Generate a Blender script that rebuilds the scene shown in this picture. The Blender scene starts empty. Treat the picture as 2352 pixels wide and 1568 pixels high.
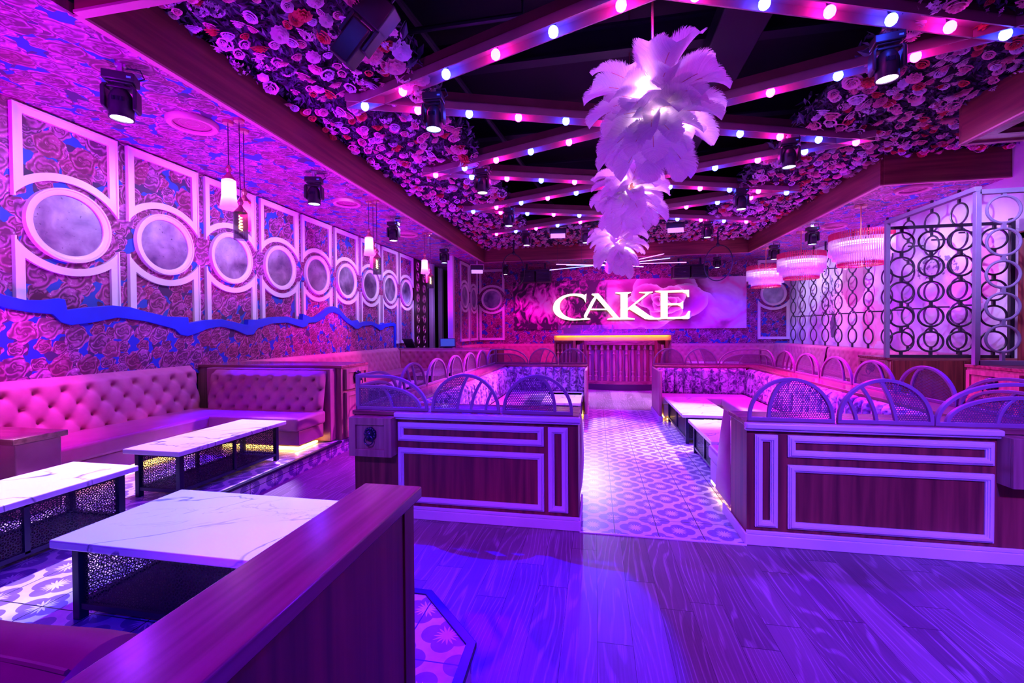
import bpy, bmesh, math, random
from mathutils import Vector, Matrix
from math import pi, sin, cos, sqrt, atan2, exp, floor
R = random.Random(11)
S = bpy.context.scene
COL = S.collection
VIO = (0.42, 0.08, 1.0); MAG = (1.0, 0.03, 0.85); BLU = (0.05, 0.03, 1.0); PUR = (0.6, 0.04, 1.0); WHT = (0.75, 0.5, 1.0)

# ------------------------------------------------------------------ object helpers
def tag(o, label=None, cat=None, group=None, kind=None):
    if label: o['label'] = label
    if cat: o['category'] = cat
    if group: o['group'] = group
    if kind: o['kind'] = kind
    return o

def thing(name, label, cat, loc=(0, 0, 0), rz=0.0, group=None):
    o = bpy.data.objects.new(name, None)
    o.empty_display_size = 0.1
    COL.objects.link(o)
    o.location = loc
    o.rotation_euler = (0, 0, rz)
    return tag(o, label, cat, group)

KIDS = {}
def link_child(c, p):
    c.parent = p
    KIDS.setdefault(p.name, []).append(c)

def root_matrix(p):
    while p.parent is not None:
        p = p.parent
    return Matrix.Translation(p.location) @ Matrix.Rotation(p.rotation_euler[2], 4, 'Z')

def copy_tree(o, parent=None):
    c = o.copy()
    COL.objects.link(c)
    if parent is not None:
        link_child(c, parent)
    for ch in list(KIDS.get(o.name, [])):
        copy_tree(ch, c)
    return c

def put(o, loc, rz=0.0, label=None, group=None):
    o.location = loc
    o.rotation_euler = (0, 0, rz)
    if label: o['label'] = label
    if group: o['group'] = group
    return o

class MB:
    def __init__(s):
        s.v = []; s.f = []; s.mi = []; s.uv = []
        s.useuv = False
    def add(s, vs, fs, mi=0, uvs=None):
        n = len(s.v)
        s.v += [tuple(p) for p in vs]
        for k, q in enumerate(fs):
            s.f.append([i + n for i in q]); s.mi.append(mi)
            if uvs is not None:
                s.useuv = True
                s.uv += [uvs[i] for i in q]
            else:
                s.uv += [(0, 0)] * len(q)
        return s
    def box(s, x0, x1, y0, y1, z0, z1, mi=0, M=None):
        vs = [(x, y, z) for x in (x0, x1) for y in (y0, y1) for z in (z0, z1)]
        if M is not None: vs = [M @ Vector(p) for p in vs]
        return s.add(vs, [(0, 1, 3, 2), (4, 6, 7, 5), (0, 4, 5, 1), (2, 3, 7, 6), (0, 2, 6, 4), (1, 5, 7, 3)], mi)
    def tube(s, path, r, n=8, closed=False, mi=0, cap=True):
        P = [Vector(p) for p in path]
        m = len(P); rs = r if isinstance(r, (list, tuple)) else [r] * m
        vs = []; up0 = None
        for i in range(m):
            a = P[i - 1] if (i > 0 or closed) else P[i]
            b = P[(i + 1) % m] if (i < m - 1 or closed) else P[i]
            t = (b - a)
            if t.length < 1e-9: t = Vector((0, 0, 1))
            t.normalize()
            if up0 is None:
                up0 = Vector((0, 0, 1)) if abs(t.z) < 0.9 else Vector((1, 0, 0))
            sd = t.cross(up0)
            if sd.length < 1e-6: sd = t.cross(Vector((0, 1, 0)))
            sd.normalize(); u = sd.cross(t); up0 = u
            for k in range(n):
                an = 2 * pi * k / n
                vs.append(P[i] + (sd * cos(an) + u * sin(an)) * rs[i])
        fs = []
        for i in range(m if closed else m - 1):
            for k in range(n):
                a = i * n + k; b = i * n + (k + 1) % n
                c = ((i + 1) % m) * n + (k + 1) % n; d = ((i + 1) % m) * n + k
                fs.append((a, b, c, d))
        if not closed and cap:
            fs.append(tuple(range(n))); fs.append(tuple(range((m - 1) * n, m * n)))
        return s.add(vs, fs, mi)
    def bar(s, path, t, d, plane='xz', off=0.0, closed=False, mi=0):
        """flat bar of in-plane thickness t and out-of-plane depth d along a 2-D path"""
        m = len(path); vs = []
        for i in range(m):
            a = path[i - 1] if (i > 0 or closed) else path[i]
            b = path[(i + 1) % m] if (i < m - 1 or closed) else path[i]
            q = path[i]; e1 = (q[0] - a[0], q[1] - a[1]); e2 = (b[0] - q[0], b[1] - q[1])
            l1 = sqrt(e1[0] ** 2 + e1[1] ** 2); l2 = sqrt(e2[0] ** 2 + e2[1] ** 2)
            dx = (e1[0] / l1 if l1 > 1e-9 else 0) + (e2[0] / l2 if l2 > 1e-9 else 0); dz = (e1[1] / l1 if l1 > 1e-9 else 0) + (e2[1] / l2 if l2 > 1e-9 else 0)
            L = sqrt(dx * dx + dz * dz) or 1
            nx, nz = -dz / L, dx / L
            k = 1.0
            if 0 < i < m - 1 or closed:
                p0, p1, p2 = a, path[i], b
                ax, az = p1[0] - p0[0], p1[1] - p0[1]; la = sqrt(ax * ax + az * az) or 1
                c = (nx * -az / la + nz * ax / la)
                k = 1 / max(0.5, abs(c))
            for sg, dd in ((1, -1), (1, 1), (-1, 1), (-1, -1)):
                u = path[i][0] + nx * sg * t / 2 * k; w = path[i][1] + nz * sg * t / 2 * k; o = off + dd * d / 2
                vs.append((u, o, w) if plane == 'xz' else ((o, u, w) if plane == 'yz' else (u, w, o)))
        fs = []
        for i in range(m if closed else m - 1):
            j = (i + 1) % m
            for k in range(4):
                fs.append((i * 4 + k, i * 4 + (k + 1) % 4, j * 4 + (k + 1) % 4, j * 4 + k))
        if not closed:
            fs.append((0, 1, 2, 3)); fs.append(tuple((m - 1) * 4 + k for k in range(4)))
        return s.add(vs, fs, mi)
    def lathe(s, prof, n=24, c=(0, 0, 0), mi=0, M=None, arc=2 * pi, caps=False):
        vs = []; full = abs(arc - 2 * pi) < 1e-6
        cnt = n if full else n + 1
        for (r, z) in prof:
            for k in range(cnt):
                a = arc * k / n
                p = Vector((r * cos(a), r * sin(a), z))
                if M is not None: p = M @ p
                vs.append((p.x + c[0], p.y + c[1], p.z + c[2]))
        fs = []
        for i in range(len(prof) - 1):
            for k in range(n):
                k2 = (k + 1) % cnt
                fs.append((i * cnt + k, i * cnt + k2, (i + 1) * cnt + k2, (i + 1) * cnt + k))
        if caps and full and prof[0][0] > 1e-4: fs.append(tuple(range(cnt)))
        if caps and full and prof[-1][0] > 1e-4: fs.append(tuple(range((len(prof) - 1) * cnt, len(prof) * cnt)))
        return s.add(vs, fs, mi)
    def prism(s, poly, d0, d1, plane='xz', mi=0):
        n = len(poly)
        f = {'xz': lambda p, d: (p[0], d, p[1]), 'yz': lambda p, d: (d, p[0], p[1]), 'xy': lambda p, d: (p[0], p[1], d)}[plane]
        vs = [f(p, d0) for p in poly] + [f(p, d1) for p in poly]
        fs = [tuple(range(n)), tuple(range(n, 2 * n))] + [(i, (i + 1) % n, n + (i + 1) % n, n + i) for i in range(n)]
        return s.add(vs, fs, mi)
    def grid(s, nu, nv, fn, mi=0, uv=False):
        vs = [fn(i / nu, j / nv) for i in range(nu + 1) for j in range(nv + 1)]
        fs = [(i * (nv + 1) + j, (i + 1) * (nv + 1) + j, (i + 1) * (nv + 1) + j + 1, i * (nv + 1) + j + 1) for i in range(nu) for j in range(nv)]
        return s.add(vs, fs, mi, [(i / nu, j / nv) for i in range(nu + 1) for j in range(nv + 1)] if uv else None)
    def torus(s, c, Rr, r, axis='y', n=32, m=8, sx=1, sz=1, mi=0):
        pts = []
        for k in range(n):
            a = 2 * pi * k / n; u = Rr * cos(a) * sx; w = Rr * sin(a) * sz
            p = {'y': (u, 0, w), 'x': (0, u, w), 'z': (u, w, 0)}[axis]
            pts.append((c[0] + p[0], c[1] + p[1], c[2] + p[2]))
        return s.tube(pts, r, m, closed=True, mi=mi)
    def sphere(s, c, r, n=12, m=8, sz=1.0, mi=0):
        return s.lathe([(max(r * sin(pi * i / m), 1e-5), -r * sz * cos(pi * i / m)) for i in range(m + 1)], n, c, mi)
    def build(s, name, mats, parent=None, smooth=False, bevel=0.0, kind=None, seg=2, recalc=True):
        me = bpy.data.meshes.new(name)
        vs = s.v
        if parent is not None:
            Mi = root_matrix(parent).inverted()
            vs = [Mi @ Vector(p) for p in vs]
        me.from_pydata([tuple(p) for p in vs], [], s.f)
        if not isinstance(mats, (list, tuple)): mats = [mats]
        for m in mats: me.materials.append(m)
        if len(mats) > 1: me.polygons.foreach_set('material_index', s.mi)
        if s.useuv:
            l = me.uv_layers.new(name='UVMap')
            for i, c in enumerate(s.uv): l.data[i].uv = c
        if recalc and len(s.f) < 30000:
            b = bmesh.new(); b.from_mesh(me)
            bmesh.ops.recalc_face_normals(b, faces=b.faces)
            b.to_mesh(me); b.free()
        if smooth:
            me.polygons.foreach_set('use_smooth', [True] * len(me.polygons))
            if hasattr(me, 'set_sharp_from_angle') and smooth is not 2:
                me.set_sharp_from_angle(angle=math.radians(40))
        me.update()
        o = bpy.data.objects.new(name, me)
        COL.objects.link(o)
        if parent is not None: link_child(o, parent)
        if bevel:
            md = o.modifiers.new('bevel', 'BEVEL'); md.width = bevel; md.segments = seg; md.limit_method = 'ANGLE'; md.angle_limit = math.radians(40)
            me.polygons.foreach_set('use_smooth', [True] * len(me.polygons))
            if hasattr(me, 'set_sharp_from_angle'): me.set_sharp_from_angle(angle=math.radians(40))
        if kind: o['kind'] = kind
        return o

def struct(name, mb, m, **k):
    return mb.build(name, m, None, kind='structure', **k)

def lamp(parent, kind, loc, color, power, radius=0.05, cone=90, blend=0.5, aim=None, name='lamp_light'):
    d = bpy.data.lights.new(name, kind)
    d.color = color; d.energy = power
    if kind != 'AREA': d.shadow_soft_size = radius
    if kind == 'SPOT': d.spot_size = math.radians(cone); d.spot_blend = blend
    o = bpy.data.objects.new(name, d); COL.objects.link(o)
    p = Vector(loc)
    q = Vector((0, 0, -1)) if aim is None else (Vector(aim) - p).normalized()
    if parent is not None:
        Mi = root_matrix(parent).inverted()
        q = Mi.to_3x3() @ q; p = Mi @ p
        o.parent = parent
    o.location = p
    o.rotation_euler = q.to_track_quat('-Z', 'Y').to_euler()
    return o

# ------------------------------------------------------------------ node helpers
class X:
    def __init__(s, nt, k): s.nt = nt; s.k = k
    def m(s, op, *a):
        n = s.nt.nodes.new('ShaderNodeMath'); n.operation = op
        for i, q in enumerate((s,) + a):
            if isinstance(q, X): s.nt.links.new(q.k, n.inputs[i])
            else: n.inputs[i].default_value = q
        return X(s.nt, n.outputs[0])
    def __add__(s, o): return s.m('ADD', o)
    __radd__ = __add__
    def __sub__(s, o): return s.m('SUBTRACT', o)
    def __rsub__(s, o): return s.m('MULTIPLY', -1.0) + o
    def __mul__(s, o): return s.m('MULTIPLY', o)
    __rmul__ = __mul__
    def __truediv__(s, o): return s.m('DIVIDE', o)
    def abs(s): return s.m('ABSOLUTE')
    def sin(s): return s.m('SINE')
    def frac(s): return s.m('FRACT')
    def floor(s): return s.m('FLOOR')
    def wrap(s): return (s + 0.5).m('FRACT') - 0.5
    def lt(s, o): return s.m('LESS_THAN', o)
    def gt(s, o): return s.m('GREATER_THAN', o)
    def mx(s, o): return s.m('MAXIMUM', o)
    def mn(s, o): return s.m('MINIMUM', o)
    def pw(s, o): return s.m('POWER', o)
    def clamp(s): return s.mx(0.0).mn(1.0)
    def step(s, lo, hi):
        return ((s - lo) / (hi - lo)).clamp()

def atan(a, b): return a.m('ARCTAN2', b)
def hyp(a, b): return (a * a + b * b).m('SQRT')

class Mat:
    def __init__(s, name, rough=0.5, metal=0.0, color=(0.5, 0.5, 0.5)):
        s.m = bpy.data.materials.new(name); s.m.use_nodes = True
        s.nt = s.m.node_tree; s.b = s.nt.nodes['Principled BSDF']
        s.b.inputs['Roughness'].default_value = rough; s.b.inputs['Metallic'].default_value = metal
        s.b.inputs['Base Color'].default_value = (*color, 1)
    def pos(s, obj=False):
        if obj:
            n = s.nt.nodes.new('ShaderNodeTexCoord'); o = n.outputs['Object']
        else:
            n = s.nt.nodes.new('ShaderNodeNewGeometry'); o = n.outputs['Position']
        q = s.nt.nodes.new('ShaderNodeSeparateXYZ'); s.nt.links.new(o, q.inputs[0])
        return X(s.nt, q.outputs[0]), X(s.nt, q.outputs[1]), X(s.nt, q.outputs[2])
    def uvs(s):
        n = s.nt.nodes.new('ShaderNodeTexCoord'); q = s.nt.nodes.new('ShaderNodeSeparateXYZ')
        s.nt.links.new(n.outputs['UV'], q.inputs[0])
        return X(s.nt, q.outputs[0]), X(s.nt, q.outputs[1])
    def vec(s, a, b, c=0.0):
        q = s.nt.nodes.new('ShaderNodeCombineXYZ')
        for i, t in enumerate((a, b, c)):
            if isinstance(t, X): s.nt.links.new(t.k, q.inputs[i])
            else: q.inputs[i].default_value = t
        return q.outputs[0]
    def noise(s, v, scale=1.0, detail=2.0, dist=0.0):
        n = s.nt.nodes.new('ShaderNodeTexNoise'); s.nt.links.new(v, n.inputs['Vector'])
        n.inputs['Scale'].default_value = scale; n.inputs['Detail'].default_value = detail; n.inputs['Distortion'].default_value = dist
        return X(s.nt, n.outputs[0])
    def white(s, v):
        n = s.nt.nodes.new('ShaderNodeTexWhiteNoise'); s.nt.links.new(v, n.inputs['Vector'])
        return X(s.nt, n.outputs[0])
    def voro(s, v, scale=1.0, rnd=1.0):
        n = s.nt.nodes.new('ShaderNodeTexVoronoi'); n.voronoi_dimensions = '2D'
        s.nt.links.new(v, n.inputs['Vector']); n.inputs['Scale'].default_value = scale; n.inputs['Randomness'].default_value = rnd
        c = s.nt.nodes.new('ShaderNodeSeparateColor'); s.nt.links.new(n.outputs['Color'], c.inputs[0])
        p = s.nt.nodes.new('ShaderNodeSeparateXYZ'); s.nt.links.new(n.outputs['Position'], p.inputs[0])
        return X(s.nt, n.outputs['Distance']), X(s.nt, c.outputs[0]), X(s.nt, c.outputs[1]), X(s.nt, p.outputs[0]), X(s.nt, p.outputs[1])
    def ramp(s, f, stops, const=False):
        n = s.nt.nodes.new('ShaderNodeValToRGB'); s.nt.links.new(f.k, n.inputs[0])
        e = n.color_ramp.elements
        if const: n.color_ramp.interpolation = 'CONSTANT'
        while len(e) < len(stops): e.new(0.5)
        for i, (p, c) in enumerate(stops): e[i].position = p; e[i].color = (*c, 1)
        return n.outputs[0]
    def mix(s, f, a, b):
        n = s.nt.nodes.new('ShaderNodeMix'); n.data_type = 'RGBA'
        if isinstance(f, X): s.nt.links.new(f.k, n.inputs[0])
        else: n.inputs[0].default_value = f
        for i, t in ((6, a), (7, b)):
            if isinstance(t, (tuple, list)): n.inputs[i].default_value = (*t, 1)
            else: s.nt.links.new(t, n.inputs[i])
        return n.outputs[2]
    def color(s, sock): s.nt.links.new(sock, s.b.inputs['Base Color']); return s
    def rough(s, x): s.nt.links.new(x.k, s.b.inputs['Roughness']); return s
    def bump(s, x, st=0.3, d=0.02):
        n = s.nt.nodes.new('ShaderNodeBump'); n.inputs['Strength'].default_value = st; n.inputs['Distance'].default_value = d
        s.nt.links.new(x.k, n.inputs['Height']); s.nt.links.new(n.outputs[0], s.b.inputs['Normal']); return s
    def emit(s, col, st):
        s.b.inputs['Emission Color'].default_value = (*col, 1); s.b.inputs['Emission Strength'].default_value = st; return s
    def alpha(s, x): s.nt.links.new(x.k, s.b.inputs['Alpha']); return s
    def translucent(s, f, col=(1, 1, 1), transp=0.0):
        nt = s.nt; out = nt.nodes['Material Output']
        t = nt.nodes.new('ShaderNodeBsdfTranslucent'); t.inputs[0].default_value = (*col, 1)
        m = nt.nodes.new('ShaderNodeMixShader'); m.inputs[0].default_value = f
        nt.links.new(s.b.outputs[0], m.inputs[1]); nt.links.new(t.outputs[0], m.inputs[2]); cur = m.outputs[0]
        if transp:
            tr = nt.nodes.new('ShaderNodeBsdfTransparent'); m2 = nt.nodes.new('ShaderNodeMixShader'); m2.inputs[0].default_value = transp
            nt.links.new(cur, m2.inputs[1]); nt.links.new(tr.outputs[0], m2.inputs[2]); cur = m2.outputs[0]
        nt.links.new(cur, out.inputs[0]); return s
    def cutout(s, x, cur=None):
        """x = 1 solid, 0 hole"""
        nt = s.nt; out = nt.nodes['Material Output']; cur = out.inputs[0].links[0].from_socket
        tr = nt.nodes.new('ShaderNodeBsdfTransparent'); m = nt.nodes.new('ShaderNodeMixShader')
        nt.links.new(x.k, m.inputs[0]); nt.links.new(tr.outputs[0], m.inputs[1]); nt.links.new(cur, m.inputs[2]); nt.links.new(m.outputs[0], out.inputs[0]); return s

def plain(name, col, rough=0.5, metal=0.0, es=0, ec=None):
    a = Mat(name, rough, metal, col)
    if es: a.emit(ec or col, es)
    return a.m

def smallnoise(name, col, col2, rough, sc=6, bump=0.1, metal=0.0, obj=True):
    a = Mat(name, rough, metal); x, y, z = a.pos(obj); v = a.vec(x, y, z)
    n = a.noise(v, sc, 4)
    a.color(a.ramp(n, [(0.3, col), (0.7, col2)])); a.bump(a.noise(v, sc * 8, 3), bump, 0.004)
    return a.m

def wood(name, dark, light, ax='z', sc=1.0, rough=0.45, obj=True):
    a = Mat(name, rough); x, y, z = a.pos(obj)
    c = {'x': (x * 0.7, y * 14.0, z * 14.0), 'y': (x * 14.0, y * 0.7, z * 14.0), 'z': (x * 14.0, y * 14.0, z * 0.7)}[ax]
    v = a.vec(*[q * sc for q in c])
    n1 = a.noise(v, 0.30, 2); n2 = a.noise(v, 3.0, 6)
    rings = ((n1 * 46.0).sin() * 0.5 + 0.5)
    f = rings * 0.26 + n2 * 0.95 - 0.10
    a.color(a.ramp(f, [(0.12, dark), (0.85, light)])); a.bump(f, 0.08, 0.003)
    return a.m

def wallpaper(name, plane, sc=3.2, bg=(0.015, 0.07, 0.42), rough=0.6, off=0.0):
    a = Mat(name, rough); p = dict(zip('xyz', a.pos()))
    u, v = p[plane[0]], p[plane[1]]
    wn = a.noise(a.vec(u, v), 9.0, 3)
    def layer(scale, ou):
        U = u * scale + ou + (wn - 0.5) * 0.22; V = v * scale + ou * 0.7 + (wn - 0.5) * 0.22
        d, c1, c2, px, py = a.voro(a.vec(U, V), 1.0, 0.75)
        lx = U - px; ly = V - py; an = atan(ly, lx)
        rose = d.lt((an * 5.0 + c1 * 6.0).sin() * 0.05 + 0.46)
        arcs = (an * 3.0 + d * 16.0 + c1 * 9.0).sin() * 1.6 + (an * 2.0 - d * 9.0).sin() * 1.2
        pet = (d * 29.0 + arcs * 1.15 + (wn - 0.5) * 6.0).sin() * 0.5 + 0.5
        pet = pet.pw(1.3) * (d * 1.3 + 0.38) + (c2 - 0.5) * 0.25 + 0.03
        return rose, pet, c1, c2, d
    r1, p1, c1, c2, d1 = layer(sc, 0.0)
    r2, p2, c3, c4, d2 = layer(sc * 1.5, 3.37)
    n = a.noise(a.vec(u, v), 2.5, 2)
    hi = a.noise(a.vec(u, v), 38.0, 3).step(0.57, 0.70)
    def col(p, c):
        dark = a.mix(c, (0.09, 0.01, 0.08), (0.14, 0.01, 0.06)); lit = a.mix(c, (0.56, 0.12, 0.48), (0.46, 0.05, 0.24))
        return a.mix(p.clamp(), dark, a.mix(hi * p.clamp() * 0.8, lit, (0.95, 0.75, 0.95)))
    leaf = (a.noise(a.vec(u, v), 5.0, 1)).gt(0.56)
    base = a.mix(leaf * 0.85, bg, (0.06, 0.012, 0.03))
    g = a.mix(r2, base, col(p2, c3)); g = a.mix(r1, g, col(p1, c1))
    a.color(g); a.bump(p1, 0.05, 0.003)
    return a.m

def tilemat(name, plane='xy', x0=0.15, y0=4.05):
    a = Mat(name, 0.32); p = dict(zip('xyz', a.pos()))
    u = (p[plane[0]] - x0) / 0.355; v = (p[plane[1]] - y0) / 0.36
    def fl(U, V):
        A = U.wrap(); B = V.wrap(); an = atan(B, A); d = hyp(A, B)
        q = None
        for (ox, oy, r) in ((0.185, 0, 0.185), (-0.185, 0, 0.185), (0, 0.17, 0.165), (0, -0.17, 0.165), (0, 0, 0.15)):
            t = hyp(A - ox, B - oy).lt(r); q = t if q is None else q.mx(t)
        tri = ((an * (15 / (2 * pi))).wrap().abs() * 2.0)
        big = ((an * (4 / (2 * pi)) + 0.1).wrap().abs() * 2.0)
        st = d.lt((1.0 - tri) * (0.10 + 0.04 * big) + 0.07)
        return q, st
    q1, s1 = fl(u, v); q2, s2 = fl(u + 0.5, v + 0.5)
    q = q1.mx(q2); st = s1.mx(s2)
    n = a.noise(a.vec(u, v), 8.0, 3)
    pale = a.ramp(n, [(0.3, (0.66, 0.6, 0.66)), (0.7, (0.78, 0.72, 0.76))]); dk = a.ramp(n, [(0.3, (0.21, 0.12, 0.36)), (0.7, (0.27, 0.16, 0.44))])
    g = a.mix(q, pale, dk); g = a.mix(st, g, (0.8, 0.76, 0.78))
    grout = u.wrap().abs().lt(0.010).mx((v * 0.5).wrap().abs().lt(0.005))
    a.color(a.mix(grout, g, (0.03, 0.02, 0.03))); a.bump(grout * -1.0, 0.3, 0.003)
    return a.m

def woodfloor(name):
    a = Mat(name, 0.36); x, y, z = a.pos()
    W, L = 0.19, 1.35
    row = (x / W).floor(); h = a.white(a.vec(row, 3.1, 0.5)); yy = (y / L) + h * 7.0
    cl = yy.floor(); idn = a.white(a.vec(row, cl, 1.7))
    lx = (x / W).frac(); ly = yy.frac()
    warp = a.noise(a.vec(x * 4.0, y * 0.55, idn * 40.0), 1.0, 1.5)
    ring = ((lx * 26.0 + warp * 84.0).sin())
    line = ring.step(0.55, 1.0)
    fine = a.noise(a.vec(x * 120.0, y * 3.0, idn * 9.0), 1.0, 3)
    tone = idn * 0.45 + fine * 0.5 + a.noise(a.vec(x, y), 2.5, 3) * 0.4 - 0.1
    base = a.ramp(tone, [(0.2, (0.10, 0.06, 0.08)), (0.9, (0.26, 0.17, 0.22))])
    c = a.mix(line * fine.step(0.32, 0.6) * 0.55, base, (0.5, 0.36, 0.46))
    seam = lx.lt(0.012).mx(ly.lt(0.003))
    a.color(a.mix(seam, c, (0.015, 0.01, 0.015))); a.bump(line * 0.4 - seam, 0.25, 0.002)
    a.rough(fine * 0.2 + 0.3)
    return a.m

def marble(name):
    a = Mat(name, 0.14); x, y, z = a.pos()
    v = a.vec((x * 0.86 + y * 0.5) * 0.62, (y * 0.86 - x * 0.5) * 1.9, z)
    w = a.noise(v, 1.15, 5, 0.6); w2 = a.noise(v, 2.6, 5, 0.9)
    n3 = a.noise(v, 1.3, 1)
    v1 = (w - 0.5).abs().step(0.011, 0.0) * n3.step(0.38, 0.55); v2 = (w2 - 0.5).abs().step(0.009, 0.0) * 0.3 * n3.step(0.5, 0.4)
    cl = a.noise(v, 0.9, 2).step(0.35, 0.75) * 0.12
    g = a.mix((v1 * 0.85 + v2 + cl).clamp(), (0.9, 0.88, 0.9), (0.10, 0.09, 0.17))
    a.color(g); return a.m

def pat_ring(name, s=0.05, col=(0.012, 0.012, 0.03)):
    """laser-cut screen: overlapping circles with quatrefoil holes (object coordinates)"""
    a = Mat(name, 0.35, 0.3, col); u, v = a.uvs()
    u = u / s; v = v / s
    def rg(U, V, r, w): return (hyp(U.wrap(), V.wrap()) - r).abs().lt(w)
    m = rg(u, v, 0.35, 0.055).mx(rg(u + 0.5, v + 0.5, 0.35, 0.055))
    m = m.mx((((u + v)).wrap().abs() - 0.0).lt(0.06)).mx(((u - v)).wrap().abs().lt(0.06))
    a.cutout(m); return a.m

def perf(name, col, s=0.0165):
    a = Mat(name, 0.4, 0.2, col); x, y, z = a.pos(True)
    u, v = a.uvs()
    u = u / s; v = v / (s * 1.732)
    h = hyp(u.wrap(), v.wrap() * 1.732).lt(0.33).mx(hyp((u + 0.5).wrap(), (v + 0.5).wrap() * 1.732).lt(0.33))
    a.cutout(1.0 - h); return a.m

def velvet(name):
    a = Mat(name, 0.5); x, y, z = a.pos(True); v = a.vec(x, y, z)
    n = a.noise(v, 14.0, 5, 1.0); n2 = a.noise(v, 3.0, 3)
    f = (n * 1.6 - 0.3 + (n2 - 0.5) * 0.8).clamp()
    a.color(a.ramp(f, [(0.32, (0.07, 0.04, 0.14)), (0.46, (0.28, 0.18, 0.40)), (0.66, (0.8, 0.66, 0.88))]))  # pale stops paint the sheen highlights of the crushed pile into the colour
    a.b.inputs['Sheen Weight'].default_value = 0.6
    a.bump(n, 0.5, 0.01); return a.m

def antique_mirror(name):
    a = Mat(name, 0.2, 0.85); x, y, z = a.pos(); v = a.vec(x, y, z)
    n = a.noise(v, 3.2, 4, 0.3); s = a.noise(v, 26.0, 2).step(0.68, 0.74)
    a.color(a.mix(s * 0.6, a.ramp(n, [(0.3, (0.16, 0.14, 0.24)), (0.5, (0.34, 0.31, 0.42)), (0.72, (0.58, 0.55, 0.68))]), (0.05, 0.04, 0.08)))
    a.rough(n * 0.5 + 0.15); return a.m

M_paper_yz = wallpaper('rose_wallpaper_side', 'yz', 3.0)
M_paper_xz = wallpaper('rose_wallpaper_back', 'xz', 3.0)
M_paper_xy = wallpaper('rose_wallpaper_ceiling', 'xy', 3.0)
M_paper_big = wallpaper('rose_fabric', 'yz', 3.8, bg=(0.01, 0.03, 0.5))
M_floor = woodfloor('oak_planks'); M_tile = tilemat('flower_tile'); M_tile_r = tilemat('flower_tile_riser', 'yz', 0.0, 0.09)
M_walnut = wood('walnut_veneer', (0.06, 0.008, 0.012), (0.32, 0.055, 0.05), 'z', 0.7)
M_walnut_h = wood('walnut_cap', (0.13, 0.03, 0.035), (0.42, 0.14, 0.15), 'y', 0.8, 0.2)
M_walnut_x = wood('walnut_cap_x', (0.13, 0.03, 0.035), (0.42, 0.14, 0.15), 'x', 0.8, 0.2)
M_oak = wood('oak_cabinet', (0.22, 0.07, 0.08), (0.5, 0.22, 0.22), 'z', 0.8, 0.4)
M_fascia = wood('fascia_wood_y', (0.10, 0.02, 0.025), (0.30, 0.075, 0.07), 'y', 0.6, 0.4)
M_fascia_x = wood('fascia_wood_x', (0.10, 0.02, 0.025), (0.30, 0.075, 0.07), 'x', 0.6, 0.4)
M_trim = smallnoise('cream_painted_trim', (0.72, 0.68, 0.72), (0.82, 0.78, 0.8), 0.3, 3, 0.05)
M_rail = smallnoise('lilac_painted_metal', (0.27, 0.13, 0.26), (0.33, 0.17, 0.31), 0.35, 4, 0.02)
M_perf = perf('perforated_sheet', (0.15, 0.09, 0.17))
M_marble = marble('veined_marble')
M_black = smallnoise('black_metal', (0.016, 0.016, 0.045), (0.025, 0.025, 0.07), 0.35, 5, 0.03, 0.4)
M_blk2 = smallnoise('black_plastic', (0.014, 0.014, 0.02), (0.025, 0.022, 0.035), 0.42, 8, 0.03)
M_screen = pat_ring('cut_metal_screen')
M_leather = smallnoise('rose_leather', (0.42, 0.11, 0.2), (0.5, 0.15, 0.26), 0.36, 5, 0.08)
M_rose_dim = smallnoise('dimmed_rose_cloth', (0.20, 0.02, 0.05), (0.26, 0.035, 0.07), 0.55, 6, 0.08)  # rose upholstery darkened in colour for the dim light on the foreground bench
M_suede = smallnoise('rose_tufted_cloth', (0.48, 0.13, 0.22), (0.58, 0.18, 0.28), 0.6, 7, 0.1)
M_seat = smallnoise('mauve_vinyl', (0.5, 0.36, 0.5), (0.58, 0.42, 0.56), 0.38, 5, 0.06)
M_velvet = velvet('crushed_velvet')
M_mirror = antique_mirror('antique_mirror')
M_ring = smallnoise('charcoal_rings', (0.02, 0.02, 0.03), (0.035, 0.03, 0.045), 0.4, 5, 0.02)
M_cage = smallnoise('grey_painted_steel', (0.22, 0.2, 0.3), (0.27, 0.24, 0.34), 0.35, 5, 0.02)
M_blue = smallnoise('blue_gloss_paint', (0.005, 0.03, 0.6), (0.008, 0.05, 0.75), 0.3, 3, 0.02)
M_truss = smallnoise('bronze_paint', (0.30, 0.13, 0.19), (0.36, 0.16, 0.23), 0.3, 4, 0.02)
M_truss_shade = smallnoise('bronze_paint_shaded', (0.11, 0.03, 0.045), (0.15, 0.045, 0.065), 0.35, 4, 0.02)  # same bronze paint, shade of the unlit beam sides put into the colour
M_void = plain('black_void_paint', (0.004, 0.004, 0.008), 0.8)
M_void2 = plain('dark_duct_paint', (0.010, 0.012, 0.022), 0.5)
M_lip = plain('pink_fascia_lip', (0.5, 0.15, 0.24), 0.4)
M_gold = smallnoise('gold_laminate', (0.75, 0.4, 0.1), (0.85, 0.5, 0.16), 0.35, 3, 0.02)
M_brass = plain('brass', (0.7, 0.4, 0.2), 0.3, 0.9)
M_copper = plain('pink_copper', (0.75, 0.3, 0.3), 0.25, 0.7)
M_strip = plain('warm_led_strip', (1, 0.8, 0.3), 0.5, 0, 9.0, (1, 0.62, 0.12))
M_steel = plain('zinc_bracket', (0.6, 0.55, 0.6), 0.3, 0.8)
M_grille = plain('pink_grille_plastic', (0.55, 0.2, 0.3), 0.5)
M_bulbB = plain('bulb_blue', (1, 1, 1), 0.3, 0, 62.0, (0.02, 0.05, 1.0))
M_bulbP = plain('bulb_pink', (1, 1, 1), 0.3, 0, 52.0, (1.0, 0.016, 0.66))
M_letter = plain('sign_face', (1, 1, 0.8), 0.5, 0, 1.7, (1.0, 1.0, 0.80))
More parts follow.
